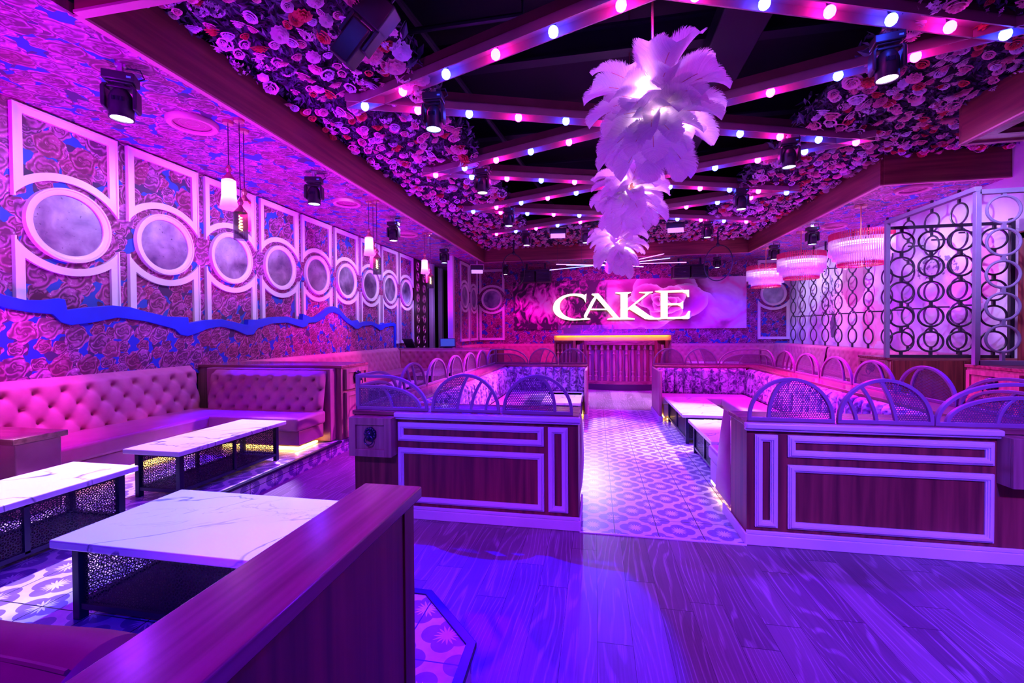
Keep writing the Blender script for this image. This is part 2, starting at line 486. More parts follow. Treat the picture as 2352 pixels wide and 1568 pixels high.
M_letter_side = plain('sign_return', (0.9, 0.8, 0.3), 0.4, 0, 0.5, (1.0, 0.85, 0.25))

# ================================================================== camera / world
cam = bpy.data.cameras.new('camera'); co = bpy.data.objects.new('camera', cam); COL.objects.link(co)
def _cam():
    f, yaw, pit, roll, sy = 1007.373, .188637, .015582, .00733267, -8.63256
    F = Vector((-sin(yaw), cos(yaw), 0)); Rt = Vector((cos(yaw), sin(yaw), 0)); U = Vector((0, 0, 1))
    F2 = F * cos(pit) - U * sin(pit); U2 = U * cos(pit) + F * sin(pit)
    R2 = Rt * cos(roll) - U2 * sin(roll); U3 = U2 * cos(roll) + Rt * sin(roll)
    M = Matrix((R2, U3, -F2)).transposed().to_4x4(); M.translation = (0, 0, 1.7)
    co.matrix_world = M
    cam.sensor_width = 36.0; cam.lens = f / 2352 * 36; cam.shift_y = sy / 2352
    cam.clip_start = 0.05; cam.clip_end = 100
_cam(); S.camera = co
S.view_settings.view_transform = 'Standard'; S.view_settings.look = 'None'; S.view_settings.gamma = 1.0
S.view_settings.exposure = 0.0; S.view_settings.use_curve_mapping = False
w = bpy.data.worlds.new('violet_fill'); S.world = w; w.use_nodes = True
w.node_tree.nodes['Background'].inputs[0].default_value = (0.22, 0.0, 1.0, 1); w.node_tree.nodes['Background'].inputs[1].default_value = 0.07  # even violet fill light added through the open front of the room

XL, XR, YB, ZS = -6.0, 6.7, 17.0, 4.17      # walls and soffit
BX0, BX1, BY1 = -3.9, 4.82, 15.28           # tray opening

# ================================================================== the setting
def slab(name, x0, x1, y0, y1, z0, z1, m, **k):
    return struct(name, MB().box(x0, x1, y0, y1, z0, z1), m, **k)
slab('floor', -6.2, 7.0, -1.0, 17.2, -0.12, 0.0, M_floor)
slab('floor_tile_aisle', -0.16, 1.17, 3.72, 9.6, -0.01, 0.004, M_tile)
slab('floor_tile_left_booth', -2.0, -0.16, 4.0, 9.5, -0.01, 0.004, M_tile)
slab('floor_tile_right_booth', 1.17, 3.0, 4.0, 9.5, -0.01, 0.004, M_tile)
tag(struct('trim_1', MB().box(-0.14, 1.16, 3.70, 3.72, 0.0, 0.008), M_trim), None, None)
# raised platform left
P = [(-6.0, -1.0), (-0.55, -1.0), (-0.58, 1.6), (-0.60, 2.03), (-0.96, 2.39), (-1.35, 2.40), (-1.7, 2.75), (-3.5, 2.85), (-3.52, 13.6), (-6.0, 13.6)]
struct('floor_platform_left', MB().prism(P, 0.0, 0.178, 'xy'), M_tile_r)
struct('floor_platform_tiles_left', MB().prism(P, 0.178, 0.18, 'xy'), M_tile)
nos = MB(); nos.bar([(-0.565, 1.0), (-0.585, 1.6), (-0.60, 2.03), (-0.96, 2.39), (-1.35, 2.40), (-1.7, 2.75), (-3.5, 2.85), (-3.51, 5.55)], 0.05, 0.03, 'xy', 0.172)
struct('trim_2', nos, M_black, bevel=0.004)
struct('floor_platform_right', MB().box(4.0, 6.7, 9.3, 17.0, 0, 0.18), M_tile)
# walls
slab('wall_left', XL - 0.2, XL, -1.0, 13.8, 0, 6.6, M_paper_yz)
slab('wall_back', -4.8, XR + 0.2, YB, YB + 0.2, 0, 6.6, M_paper_xz)
slab('wall_left_far', -4.75, -4.62, 13.9, YB, 0, ZS, M_paper_yz)
slab('wall_left_far_post', -4.76, -4.58, 13.74, 13.9, 0, ZS, M_trim)
mural = Mat('drapery_mural', 0.55)
def _mural(a):
    x, y, z = a.pos(); v = a.vec(y, z)
    wq = a.noise(v, 0.55, 4, 0.8); folds = ((y * 2.1 + z * 1.3 + wq * 16.0).sin() * 0.5 + 0.5)
    f = folds * 0.35 + a.noise(v, 1.6, 4, 0.5) * 0.7
    g = a.ramp(f, [(0.22, (0.42, 0.36, 0.52)), (0.45, (0.68, 0.62, 0.76)), (0.75, (0.86, 0.82, 0.9))])
    def blob(cy, cz, ry, rz, fz=0.5):
        n = a.noise(v, 4.0, 4)
        return (hyp((y - cy) / ry, (z - cz) / rz) + (n - 0.5) * fz * 2.0).lt(0.75)
    g = a.mix(blob(13.1, 2.9, 0.75, 0.8) * 0.8, g, (0.35, 0.06, 0.14))
    g = a.mix(blob(12.3, 1.9, 0.5, 0.9) * 0.55, g, (0.75, 0.2, 0.3))
    lf = a.noise(v, 9.0, 3).gt(0.55)
    g = a.mix(blob(14.3, 2.6, 0.7, 0.7, 0.9) * lf * 0.9, g, (0.05, 0.04, 0.1))
    g = a.mix(blob(14.1, 1.75, 0.22, 0.5) * 0.9, g, (0.06, 0.05, 0.12))
    g = a.mix(blob(10.3, 2.9, 0.8, 0.28, 0.8) * lf * 0.8, g, (0.12, 0.08, 0.18))
    g = a.mix(blob(9.1, 2.7, 0.35, 0.7) * 0.7, g, (0.6, 0.13, 0.22))
    a.color(g)
_mural(mural)
slab('wall_right', XR, XR + 0.2, 8.45, YB, 0, ZS + 0.6, mural.m)
slab('wall_right_near', XR, XR + 0.2, 2.0, 8.45, 0, ZS + 0.6, mural.m)
dr = MB().box(6.66, 6.70, 7.3, 8.38, 0, 3.1); dr.box(6.62, 6.67, 8.28, 8.40, 0, 3.2); dr.box(6.62, 6.67, 7.2, 7.32, 0, 3.2); dr.box(6.62, 6.67, 7.2, 8.4, 3.1, 3.22)
struct('door_1', dr, M_walnut, bevel=0.004)
struct('trim_3', MB().box(6.63, 6.7, 8.50, 8.56, 1.2, 3.3), M_trim)
# soffits (papered undersides)
slab('ceiling_left', XL, BX0 - 0.05, -1.0, YB, ZS, ZS + 0.08, M_paper_xy)
slab('ceiling_back', BX0 - 0.05, BX1 + 0.05, BY1 + 0.05, YB, ZS, ZS + 0.08, M_paper_xy)
slab('ceiling_right', BX1 + 0.05, XR, 8.67, YB, ZS, ZS + 0.08, M_paper_xy)
rc = MB(); rc.box(BX1 + 0.05, 5.05, 3.0, 6.93, ZS, ZS + 0.06); rc.box(5.05, XR, 6.70, 6.93, ZS, ZS + 0.06); rc.box(5.05, XR, 3.0, 3.3, ZS, ZS + 0.06)
struct('ceiling_right_near', rc, M_walnut_x)
slab('ceiling_right_recess', 5.0, XR, 3.0, 6.93, ZS + 0.22, ZS + 0.26, M_paper_xy)
# fascia boards of the tray (each with a pink lip)
def fascia(name, x0, x1, y0, y1, m):
    b = MB().box(x0, x1, y0, y1, ZS - 0.001, 4.68); b.box(x0 - 0.006, x1 + 0.006, y0 - 0.006, y1 + 0.006, ZS - 0.022, ZS - 0.001, 1)
    struct(name, b, [m, M_lip])
fascia('trim_4', BX0 - 0.05, BX0, 2.74, BY1, M_fascia)
fascia('trim_5', BX0, BX1, BY1, BY1 + 0.05, M_fascia_x)
fascia('trim_6', BX1, BX1 + 0.05, 8.64, BY1, M_fascia)
fascia('trim_7', BX1 + 0.05, XR, 8.62, 8.67, M_fascia_x)
fascia('trim_8', BX1, BX1 + 0.05, 3.0, 6.93, M_fascia)
fascia('trim_9', BX1, XR, 6.93, 6.98, M_fascia_x)
fascia('trim_10', BX0 + 0.007, -2.2, 2.70, 2.76, M_fascia_x)
# void above the tray
V = MB().box(-4.4, 7.0, 1.0, 16.0, 6.4, 6.5)
V.box(-4.4, -4.3, 1.0, 16.0, 4.7, 6.4); V.box(6.9, 7.0, 1.0, 16.0, 4.7, 6.4); V.box(-4.4, 7.0, 15.9, 16.0, 4.7, 6.4)
struct('ceiling_void', V, M_void)
def ceiling_beam(lab, *bx):
    b = MB().box(*bx); o = b.build('roof_joist', M_void2); tag(o, lab, 'beam')
for i, (lab, y) in enumerate((('black roof joist nearest the camera above the bulb lattice', 4.2), ('black roof joist above the second feather chandelier', 6.6), ('black roof joist third from the camera', 9.0), ('black roof joist farthest from the camera', 11.6))):
    b = MB().box(-4.3, 6.9, y, y + 0.05, 5.75, 6.1); b.box(-4.3, 6.9, y - 0.07, y + 0.12, 5.72, 5.76); b.box(-4.3, 6.9, y - 0.07, y + 0.12, 6.08, 6.12)
    tag(b.build('roof_joist', M_void2), lab, 'beam', 'steel joists in the dark ceiling void')
pp = MB(); pp.tube([(-2.4, 3.0, 5.5), (-1.2, 14, 5.5)], 0.05, 8)
tag(pp.build('sprinkler_pipe', M_void2), 'thin dark pipe running lengthwise in the black ceiling void at left', 'pipe')
pp = MB(); pp.box(1.5, 2.1, 2.5, 14, 5.45, 5.72)
tag(pp.build('air_duct', M_void2, bevel=0.02), 'dark rectangular air duct in the black ceiling void', 'duct')
pp = MB(); pp.tube([(-3.2, 5.0, 5.3), (-0.8, 5.0, 5.3), (-0.8, 5.0, 6.3)], 0.035, 8)
tag(pp.build('conduit_pipe', M_void2), 'dark cross pipe with elbow above the nearest bulb beams', 'pipe')

# passage beyond the left wall
b = MB().box(-6.1, -6.02, 13.8, 15.1, 0, 4.6)
stp = Mat('studded_dark_panel', 0.35); stp.b.inputs['Base Color'].default_value = (0.06, 0.02, 0.025, 1)
struct('wall_passage', b, stp.m)
sp = thing('studded_panel', 'dark brown panel with two columns of oval brass studs past the mirrors', 'wall panel', (-6.0, 14.4, 0))
MB().box(-6.01, -5.97, 13.86, 15.05, 0.0, 4.1).build('board', stp.m, sp)
M_stud = plain('copper_stud', (0.7, 0.3, 0.4), 0.3, 0.6)
for j in range(9):
    for k in range(2):
        q_ = (-5.965, 14.15 + k * 0.55, 1.05 + j * 0.36); s_ = MB()
        s_.torus(q_, 0.13, 0.025, 'x', 16, 6, 0.7, 1.0); s_.sphere(q_, 0.03, 8, 6); s_.build('oval_stud', M_stud, sp, smooth=True)
sp = thing('studded_panel', 'small gold studded panel deep in the dark passage', 'wall panel', (-6.3, 20.5, 0))
MB().box(-7.0, -5.9, 20.5, 20.55, 0.6, 2.6).build('board', plain('dim_gold', (0.5, 0.3, 0.06), 0.4), sp)
for j in range(5):
    for k in range(3):
        MB().torus((-6.75 + k * 0.35, 20.48, 0.9 + j * 0.38), 0.10, 0.02, 'y', 14, 6, 0.7, 1.0).build('oval_stud', M_stud, sp, smooth=True)
b = MB().box(-9, -8.9, 15.1, 21.5, 0, 4.6); b.box(-9, -4.6, 21.4, 21.5, 0, 4.6); b.box(-4.7, -4.6, 17.2, 21.5, 0, 4.6); b.box(-9, -4.6, 13.8, 21.5, 4.5, 4.6); b.box(-9, -4.6, 13.8, 21.5, -0.1, 0.0)
b.box(-9, -6.1, 15.05, 15.1, 0, 4.6)
struct('wall_passage_dark', b, M_void)
for i, (x, y, lab) in enumerate(((-5.93, 15.25, 'pale square post beside the studded panel'), (-6.0, 16.4, 'middle pale post in the dark passage'), (-6.15, 18.0, 'far pale post in the dark passage'))):
    tag(MB().box(x - 0.08, x + 0.08, y, y + 0.2, 0, 4.2).build('passage_post', M_trim, bevel=0.01), lab, 'post', 'posts in the dark passage')

# ================================================================== mirror and moulding units
def mirror_proto(name):
    """local frame: width along +x, face towards -y, z up (absolute height)"""
    t = thing(name, 'x', 'wall mirror')
    W, zc, top, bot = 1.03, 2.95, 4.14, 1.34
    cx = W / 2; w = 0.092; ro = 0.565
    def arcpts(s, r, n=26):
        # concave arc between the two side strips around the mirror centre
        a0 = math.asin(min(1.0, (0.21) / ro)) if r >= W / 2 else 0
        pts = []
        lim = math.acos(min(1.0, (W / 2 - 0.001) / r)) if r > W / 2 else 0.02
        for i in range(n + 1):
            an = pi - lim - (pi - 2 * lim) * i / n
            pts.append((cx + r * cos(an), zc + s * r * sin(an)))
        return pts
    for s, zt, nm in ((1, top, 'upper_moulding'), (-1, bot, 'lower_moulding')):
        m = MB()
        # outline with hole = ring polygon split into quads
        n = 24
        # left & right strips, top strip, arc strip
        def arcz(x, r):
            d = r * r - (x - cx) ** 2
            return zc + s * (sqrt(max(d, 0)) - 0.123)
        # arc band
        for i in range(n):
            xa = w + (W - 2 * w) * i / n; xb = w + (W - 2 * w) * (i + 1) / n
            rr0, rr1 = 0.613, 0.698
            q = [(xa, arcz(xa, rr0)), (xb, arcz(xb, rr0)), (xb, arcz(xb, rr1)), (xa, arcz(xa, rr1))]
            m.prism(q, -0.035, 0.0)
        za = arcz(0, 0.613)
        m.prism([(0, za), (w * 0.5, arcz(w * 0.5, .613)), (w, arcz(w, .613)), (w, zt), (0, zt)], -0.035, 0.0)
        m.prism([(W, za), (W - w * 0.5, arcz(w * 0.5, .613)), (W - w, arcz(w, .613)), (W - w, zt), (W, zt)], -0.035, 0.0)
        m.prism([(w, zt), (W - w, zt), (W - w, zt - s * w), (w, zt - s * w)], -0.035, 0.0)
        # raised outer bead
        m.bar([(0.008, za), (0.008, zt - s * 0.008), (W - 0.008, zt - s * 0.008), (W - 0.008, za)], 0.016, 0.02, 'xz', -0.042)
        m.build(nm, M_trim, t)
    prof = [(0.345, 0), (0.345, 0.03), (0.36, 0.04), (0.40, 0.042), (0.405, 0.055), (0.422, 0.055), (0.425, 0.0)]
    Mx = Matrix.Rotation(pi / 2, 4, 'X')
    MB().lathe([(r, z) for r, z in prof], 56, (cx, 0, zc), M=Mx).build('ring_frame', M_trim, t, smooth=True)
    MB().lathe([(0.001, 0.012), (0.35, 0.012)], 56, (cx, 0, zc), M=Mx).build('mirror_glass', M_mirror, t)
    return t
ord_ = ['nearest', 'second', 'third', 'fourth', 'fifth', 'sixth', 'seventh', 'eighth', 'farthest']
mp = mirror_proto('wall_mirror')
for i in range(9):
    o = mp if i == 0 else copy_tree(mp)
    put(o, (XL, 3.54 + 1.15 * i, 0), pi / 2, 'round clouded mirror with cream mouldings on the left wall, %s from the camera' % ord_[i], 'mirrors along the left wall')
o = copy_tree(mp); put(o, (-4.62, 14.62, 0), pi / 2, 'left of two narrow-looking cream framed mirrors beside the pale corner post', 'mirrors at the far left corner')
o = copy_tree(mp); put(o, (-4.62, 15.80, 0), pi / 2, 'right of two narrow-looking cream framed mirrors beside the pale corner post', 'mirrors at the far left corner')
o = copy_tree(mp); put(o, (-4.56, YB, 0), 0, 'round mirror with cream mouldings on the back wall left of the sign'); del o['group']
o = copy_tree(mp); put(o, (5.66, YB, 0), 0, 'round mirror with cream mouldings on the back wall right of the sign'); del o['group']

# ================================================================== wavy headboard on left wall
TOP = [(1.5,2.2),(2.2,2.5),(2.8,2.45),(3.2,2.2),(3.38,2.10),(3.55,2.06),(3.72,2.07),(3.84,2.10),(3.90,2.09),(3.92,1.97),(4.1,2.01),(4.39,2.05),(4.6,2.04),(4.81,1.99),(5.1,1.935),(5.41,1.935),(5.42,1.845),(5.7,1.90),(5.97,1.92),(6.25,1.88),(6.45,1.84),(6.53,1.84),(6.54,1.93),(6.8,1.93),(7.11,1.99),(7.5,2.01),(7.75,1.97),(7.96,1.95),(7.97,2.08),(8.2,2.02),(8.4,2.03),(8.65,2.14),(8.85,2.25),(9.02,2.29),(9.25,2.25),(9.55,2.06),(9.8,1.97),(10.05,2.0),(10.15,1.93),(10.5,1.98),(10.77,1.98),(11.1,1.9),(11.3,1.90),(11.4,1.96),(11.5,1.92),(11.8,1.96),(12.1,1.96),(12.2,1.92),(12.2,1.1)]
def lower(p, n):
    return None
wv = thing('wavy_headboard', 'rose print headboard with a blue wavy top edge on the left wall', 'wall panel', (-5.9, 7, 0))
BOT = [(1.5,2.05),(2.3,2.3),(2.9,2.2),(3.38,1.97),(3.6,1.93),(3.78,1.92),(3.86,1.83),(3.95,1.80),(4.15,1.83),(4.45,1.90),(4.8,1.86),(5.2,1.76),(5.28,1.68),(5.40,1.655),(5.55,1.70),(5.75,1.77),(5.97,1.80),(6.25,1.75),(6.5,1.66),(6.65,1.67),(6.75,1.78),(7.11,1.87),(7.5,1.89),(7.8,1.83),(7.95,1.80),(8.1,1.83),(8.15,1.90),(8.4,1.91),(8.6,1.98),(8.85,2.12),(9.02,2.16),(9.25,2.11),(9.55,1.94),(9.8,1.85),(9.95,1.78),(10.1,1.78),(10.3,1.85),(10.77,1.88),(11.05,1.8),(11.2,1.74),(11.35,1.75),(11.5,1.82),(11.9,1.87),(12.08,1.86),(12.08,1.1)]
MB().prism(TOP + BOT[::-1], -5.93, -5.84, 'yz').build('blue_edge', M_blue, wv, bevel=0.006)
MB().prism([(1.5, 1.1)] + BOT, -5.925, -5.87, 'yz').build('print_panel', M_paper_big, wv)
for a_, b_, z_ in ((4.5, 5.38, 1.80), (8.3, 9.0, 1.93), (9.1, 9.7, 1.93), (5.9, 6.5, 1.72), (10.3, 10.9, 1.72)): MB().box(-5.975, -5.955, a_, b_, z_, z_ + 0.03).build('led_strip', M_strip, wv)

# ================================================================== upholstery generators
def tuft_h(u, v, a, b, D):
    s = u / a + v / b; t = u / a - v / b
    k = (abs(sin(pi * s)) * abs(sin(pi * t))) ** 0.38
    fs = s - round(s); ft = t - round(t); d2 = (fs * fs + ft * ft)
    return D * (0.26 * k + 0.74 * (1 - exp(-d2 / 0.012) * 1.0 - 0.25 * exp(-d2 / 0.08)))
def tufted(mb, p0, du, nrm, W, H, lean=0.0, a=0.2, b=0.26, D=0.095, res=0.022, roll=0.05):
    """tufted back: p0 lower corner, du unit dir of width, nrm outward unit normal"""
    du = Vector(du); nrm = Vector(nrm); p0 = Vector(p0); nu = max(4, int(W / res)); nv = max(4, int(H / res))
    def fn(i, j):
        u = i * W; v = j * H
        e = min(1.0, min(u, W - u) / 0.03) ** 0.5 if W > 0.1 else 1
        tp = 1.0
        if v > H - 0.07: tp = sqrt(max(0.0, 1 - ((v - H + 0.07) / 0.07) ** 2))
        h = tuft_h(u, v - H, a, b, D) * e * (1 if v < H - 0.05 else 0.6) + 0.03
        off = (h * tp + lean * (1 - j))
        return p0 + du * u + nrm * off + Vector((0, 0, v))
    mb.grid(nu, nv, fn)
def channel(mb, p0, du, nrm, W, H, pitch=0.15, D=0.08, lean=0.08):
    du = Vector(du); nrm = Vector(nrm); p0 = Vector(p0); n = max(1, round(W / pitch)); nu = n * 10; nv = 16
    def fn(i, j):
        u = i * W; k = abs(sin(pi * n * i)) ** 0.42; v = j * H
        e = min(1.0, j / 0.1, 1.0) ** 0.5
        tp = sqrt(max(0.0, 1 - max(0.0, (j - 0.85) / 0.15) ** 2)) if j > 0.85 else 1
        return p0 + du * u + nrm * ((0.02 + D * k) * tp * (0.55 + 0.45 * e) + lean * (1 - j)) + Vector((0, 0, v))
    mb.grid(nu, nv, fn)
def cushion(mb, x0, x1, y0, y1, z0, z1):
    mb.box(x0, x1, y0, y1, z0, z1)
def bench(name, lab, cat, loc, seats, bases, backs, shells=(), kind='tuft', group=None, mseat=None, glow=None, mback=None):
    t = thing(name, lab, cat, loc, 0, group)
    for s in seats: MB().box(*s).build('seat_cushion', mseat or M_leather, t, bevel=0.035, seg=3)
    for s in bases: MB().box(*s).build('base', mseat or M_leather, t, bevel=0.012)
    for s in backs:
        m = MB(); (tufted if kind == 'tuft' else channel)(m, *s[:3], *s[3:])
        m.build('backrest', mback or (M_suede if kind == 'tuft' else M_velvet), t, smooth=2)
    for s in shells: MB().box(*s).build('back_shell', M_leather if kind == 'tuft' else M_walnut, t, bevel=0.01)
    if glow:
        for s in glow: MB().box(*s).build('led_strip', M_strip, t)
    return t
zp = 0.18
bench('tufted_banquette', 'long rose tufted banquette under the headboard behind the two white tables', 'banquette', (-5.4, 4, zp),
      [(-5.75, -4.92, 3.10, 5.36, 0.46, 0.63)], [(-5.75, -4.97, 3.10, 5.36, 0.27, 0.455)],
      [((-5.82, 5.40, 0.62), (0, -1, 0), (1, 0, 0), 2.30, 0.61, 0.10, 0.25, 0.30)], [(-5.93, -5.80, 3.10, 5.4, 0.2, 1.225)],
      glow=[(-5.2, -5.05, 3.2, 4.8, 0.19, 0.21)])
bench('tufted_banquette', 'rose banquette seat cut off by the left edge of the photo', 'banquette', (-5.4, 2.2, zp),
      [(-5.75, -4.92, 1.2, 2.70, 0.46, 0.66)], [(-5.75, -4.97, 1.2, 2.70, 0.27, 0.455)],
      [((-5.82, 2.96, 0.62), (0, -1, 0), (1, 0, 0), 1.7, 0.61, 0.10, 0.25, 0.30)], [(-5.93, -5.80, 1.2, 2.98, 0.2, 1.225)])
t = thing('banquette_arm', 'square rose upholstered arm block with wood top at the left edge', 'armrest', (-4.95, 2.9, zp))
MB().box(-5.58, -4.66, 2.74, 3.06, 0.19, 0.80).build('body', M_leather, t, bevel=0.012)
MB().box(-5.59, -4.63, 2.71, 3.09, 0.80, 0.85).build('wood_top', M_walnut_x, t, bevel=0.005)
bench('tufted_banquette', 'return banquette in shadow with a blue lit seat, left of the lion door cabinet', 'banquette', (-4.5, 5.1, zp),
      [(-5.0, -3.64, 4.82, 5.42, 0.46, 0.63)], [(-5.0, -3.68, 4.90, 5.42, 0.27, 0.455)],
      [((-5.45, 5.49, 0.62), (1, 0, 0), (0, -1, 0), 1.80, 0.56, 0.10, 0.22, 0.26)], [(-5.6, -3.60, 5.46, 5.60, 0.19, 1.19)],
      glow=[(-4.9, -3.74, 5.0, 5.06, 0.19, 0.215), (-3.80, -3.76, 5.0, 5.4, 0.19, 0.215)])
def lion(mb, c, n, s=1.0):
    """lion mask with a ring; n = outward axis '-y' or '+x' or '-x'"""
    M = {'-y': Matrix.Identity(4), '+x': Matrix.Rotation(pi / 2, 4, 'Z'), '-x': Matrix.Rotation(-pi / 2, 4, 'Z')}[n]
    def tr(p): q = M @ Vector(p); return (c[0] + q.x * s, c[1] + q.y * s, c[2] + q.z * s)
    tmp = MB()
    tmp.sphere((0, -0.015, 0.01), 0.045, 12, 8, 1.15); tmp.sphere((0, -0.05, -0.012), 0.022, 10, 6); tmp.sphere((-0.018, -0.05, 0.02), 0.009, 8, 5); tmp.sphere((0.018, -0.05, 0.02), 0.009, 8, 5)
    tmp.sphere((0, -0.045, 0.012), 0.012, 8, 5, 1.8)
    for k in range(14):
        an = 2 * pi * k / 14; tmp.sphere((0.052 * cos(an), -0.008, 0.015 + 0.058 * sin(an)), 0.017 + 0.004 * (k % 2), 7, 5)
    for sx in (-1, 1): tmp.sphere((sx * 0.04, -0.02, 0.06), 0.013, 7, 5)
    tmp.torus((0, -0.045, -0.045), 0.048, 0.007, 'y', 22, 6)
    mb.add([tr(p) for p in tmp.v], tmp.f)
def framed_door(mb, plane, a0, a1, z0, z1, off, sgn, w=0.055, d=0.02):
    """shaker frame of stiles and rails on a plane; off = plane coordinate; sgn outward direction"""
    o0, o1 = (off, off + sgn * d)
    for (x0, x1, y0, y1) in ((a0, a0 + w, z0, z1), (a1 - w, a1, z0, z1), (a0 + w, a1 - w, z0, z0 + w), (a0 + w, a1 - w, z1 - w, z1)):
        if plane == 'xz': mb.box(x0, x1, min(o0, o1), max(o0, o1), y0, y1)
        else: mb.box(min(o0, o1), max(o0, o1), x0, x1, y0, y1)
def lion_cabinet(lab, bx, face, doors, topm=None, group=None):
    x0, x1, y0, y1, z0, z1 = bx
    t = thing('divider_cabinet', lab, 'cabinet', ((x0 + x1) / 2, (y0 + y1) / 2, z0), 0, group)
    MB().box(x0, x1, y0, y1, z0, z1 - 0.04).build('body', M_oak, t, bevel=0.004)
    MB().box(x0 - 0.02, x1 + 0.02, y0 - 0.02, y1 + 0.02, z1 - 0.04, z1).build('top', topm or M_walnut_x, t, bevel=0.006)
    for (a0, a1, b0, b1, ln) in doors:
        sg = 1 if face[0] == '+' else -1; off = {'x': x1 if sg > 0 else x0, 'y': y0}[face[1]]
        m = MB(); pl = 'yz' if face[1] == 'x' else 'xz'
        if pl == 'yz': m.box(min(off, off + sg * 0.03), max(off, off + sg * 0.03), a0, a1, b0, b1)
        else: m.box(a0, a1, off - 0.03, off, b0, b1)
        framed_door(m, pl, a0, a1, b0, b1, off + sg * 0.03, sg)
        d = m.build('drawer_front' if ln else 'door_panel', M_oak, t, bevel=0.003)
        if ln:
            k = MB(); c = (off + sg * 0.035, (a0 + a1) / 2, (b0 + b1) / 2) if pl == 'yz' else ((a0 + a1) / 2, off - 0.035, (b0 + b1) / 2)
            lion(k, c, face if face != '-y' else '-y', 1.25); k.build('lion_knocker', M_black, d, smooth=True)
    return t
lion_cabinet('oak divider cabinet with a lion knocker ending the left return banquette', (-5.9, -3.52, 5.60, 6.30, 0.14, 1.23), '+x', [(5.66, 6.24, 0.88, 1.17, True), (5.66, 6.24, 0.2, 0.84, False)])
# booth B further back
bench('tufted_banquette', 'pink lit wall banquette beyond the divider cabinet', 'banquette', (-5.4, 9, zp),
      [(-5.75, -4.92, 6.4, 12.1, 0.46, 0.63)], [(-5.75, -4.97, 6.4, 12.1, 0.27, 0.455)],
      [((-5.82, 12.2, 0.62), (0, -1, 0), (1, 0, 0), 5.85, 0.61, 0.10, 0.25, 0.30, 0.05, 0.035)], [(-5.93, -5.80, 6.32, 12.2, 0.2, 1.225)])
bench('tufted_banquette', 'dark red tufted banquette in front of the two order terminals', 'banquette', (-4.2, 11.9, zp),
      [(-5.0, -3.1, 11.5, 12.12, 0.46, 0.63)], [(-5.0, -3.15, 11.56, 12.12, 0.27, 0.455)],
      [((-5.72, 12.25, 0.62), (1, 0, 0), (0, -1, 0), 2.72, 0.57, 0.08, 0.22, 0.26, 0.05, 0.03)], [(-5.8, -3.0, 12.22, 12.36, 0.19, 1.2)])
t = thing('service_counter', 'dark counter carrying the order terminals behind the far left banquette', 'counter', (-4.3, 12.8, 0))
MB().box(-5.95, -2.78, 12.40, 13.25, 0, 1.15).build('body', M_walnut, t); MB().box(-5.97, -2.75, 12.37, 13.3, 1.15, 1.19).build('top', M_walnut_x, t, bevel=0.006)
def pos(lab, x, y, rz):
    t = thing('order_terminal', lab, 'screen', (x, y, 1.19), rz, 'order terminals on the far counter')
    G0 = root_matrix(t); MB().box(-0.13, 0.13, -0.1, 0.12, 0.0, 0.02, M=G0).build('foot', M_blk2, t, bevel=0.005)
    M = G0 @ Matrix.Translation((0, 0.02, 0.16)) @ Matrix.Rotation(-0.5, 4, 'X')
    MB().box(-0.24, 0.24, -0.02, 0.02, -0.15, 0.15, M=M).build('screen_housing', M_blk2, t, bevel=0.006)
    MB().box(-0.21, 0.21, -0.024, -0.02, -0.12, 0.12, M=M).build('display', plain('terminal_display', (0.05, 0.1, 0.3), 0.15, 0, 0.25, (0.1, 0.25, 1.0)), t)
M_ = None
pos('left black order terminal with its dark back towards the room', -5.65, 12.72, 2.6)
pos('right order terminal with a lit blue screen', -4.42, 12.72, 0.35)

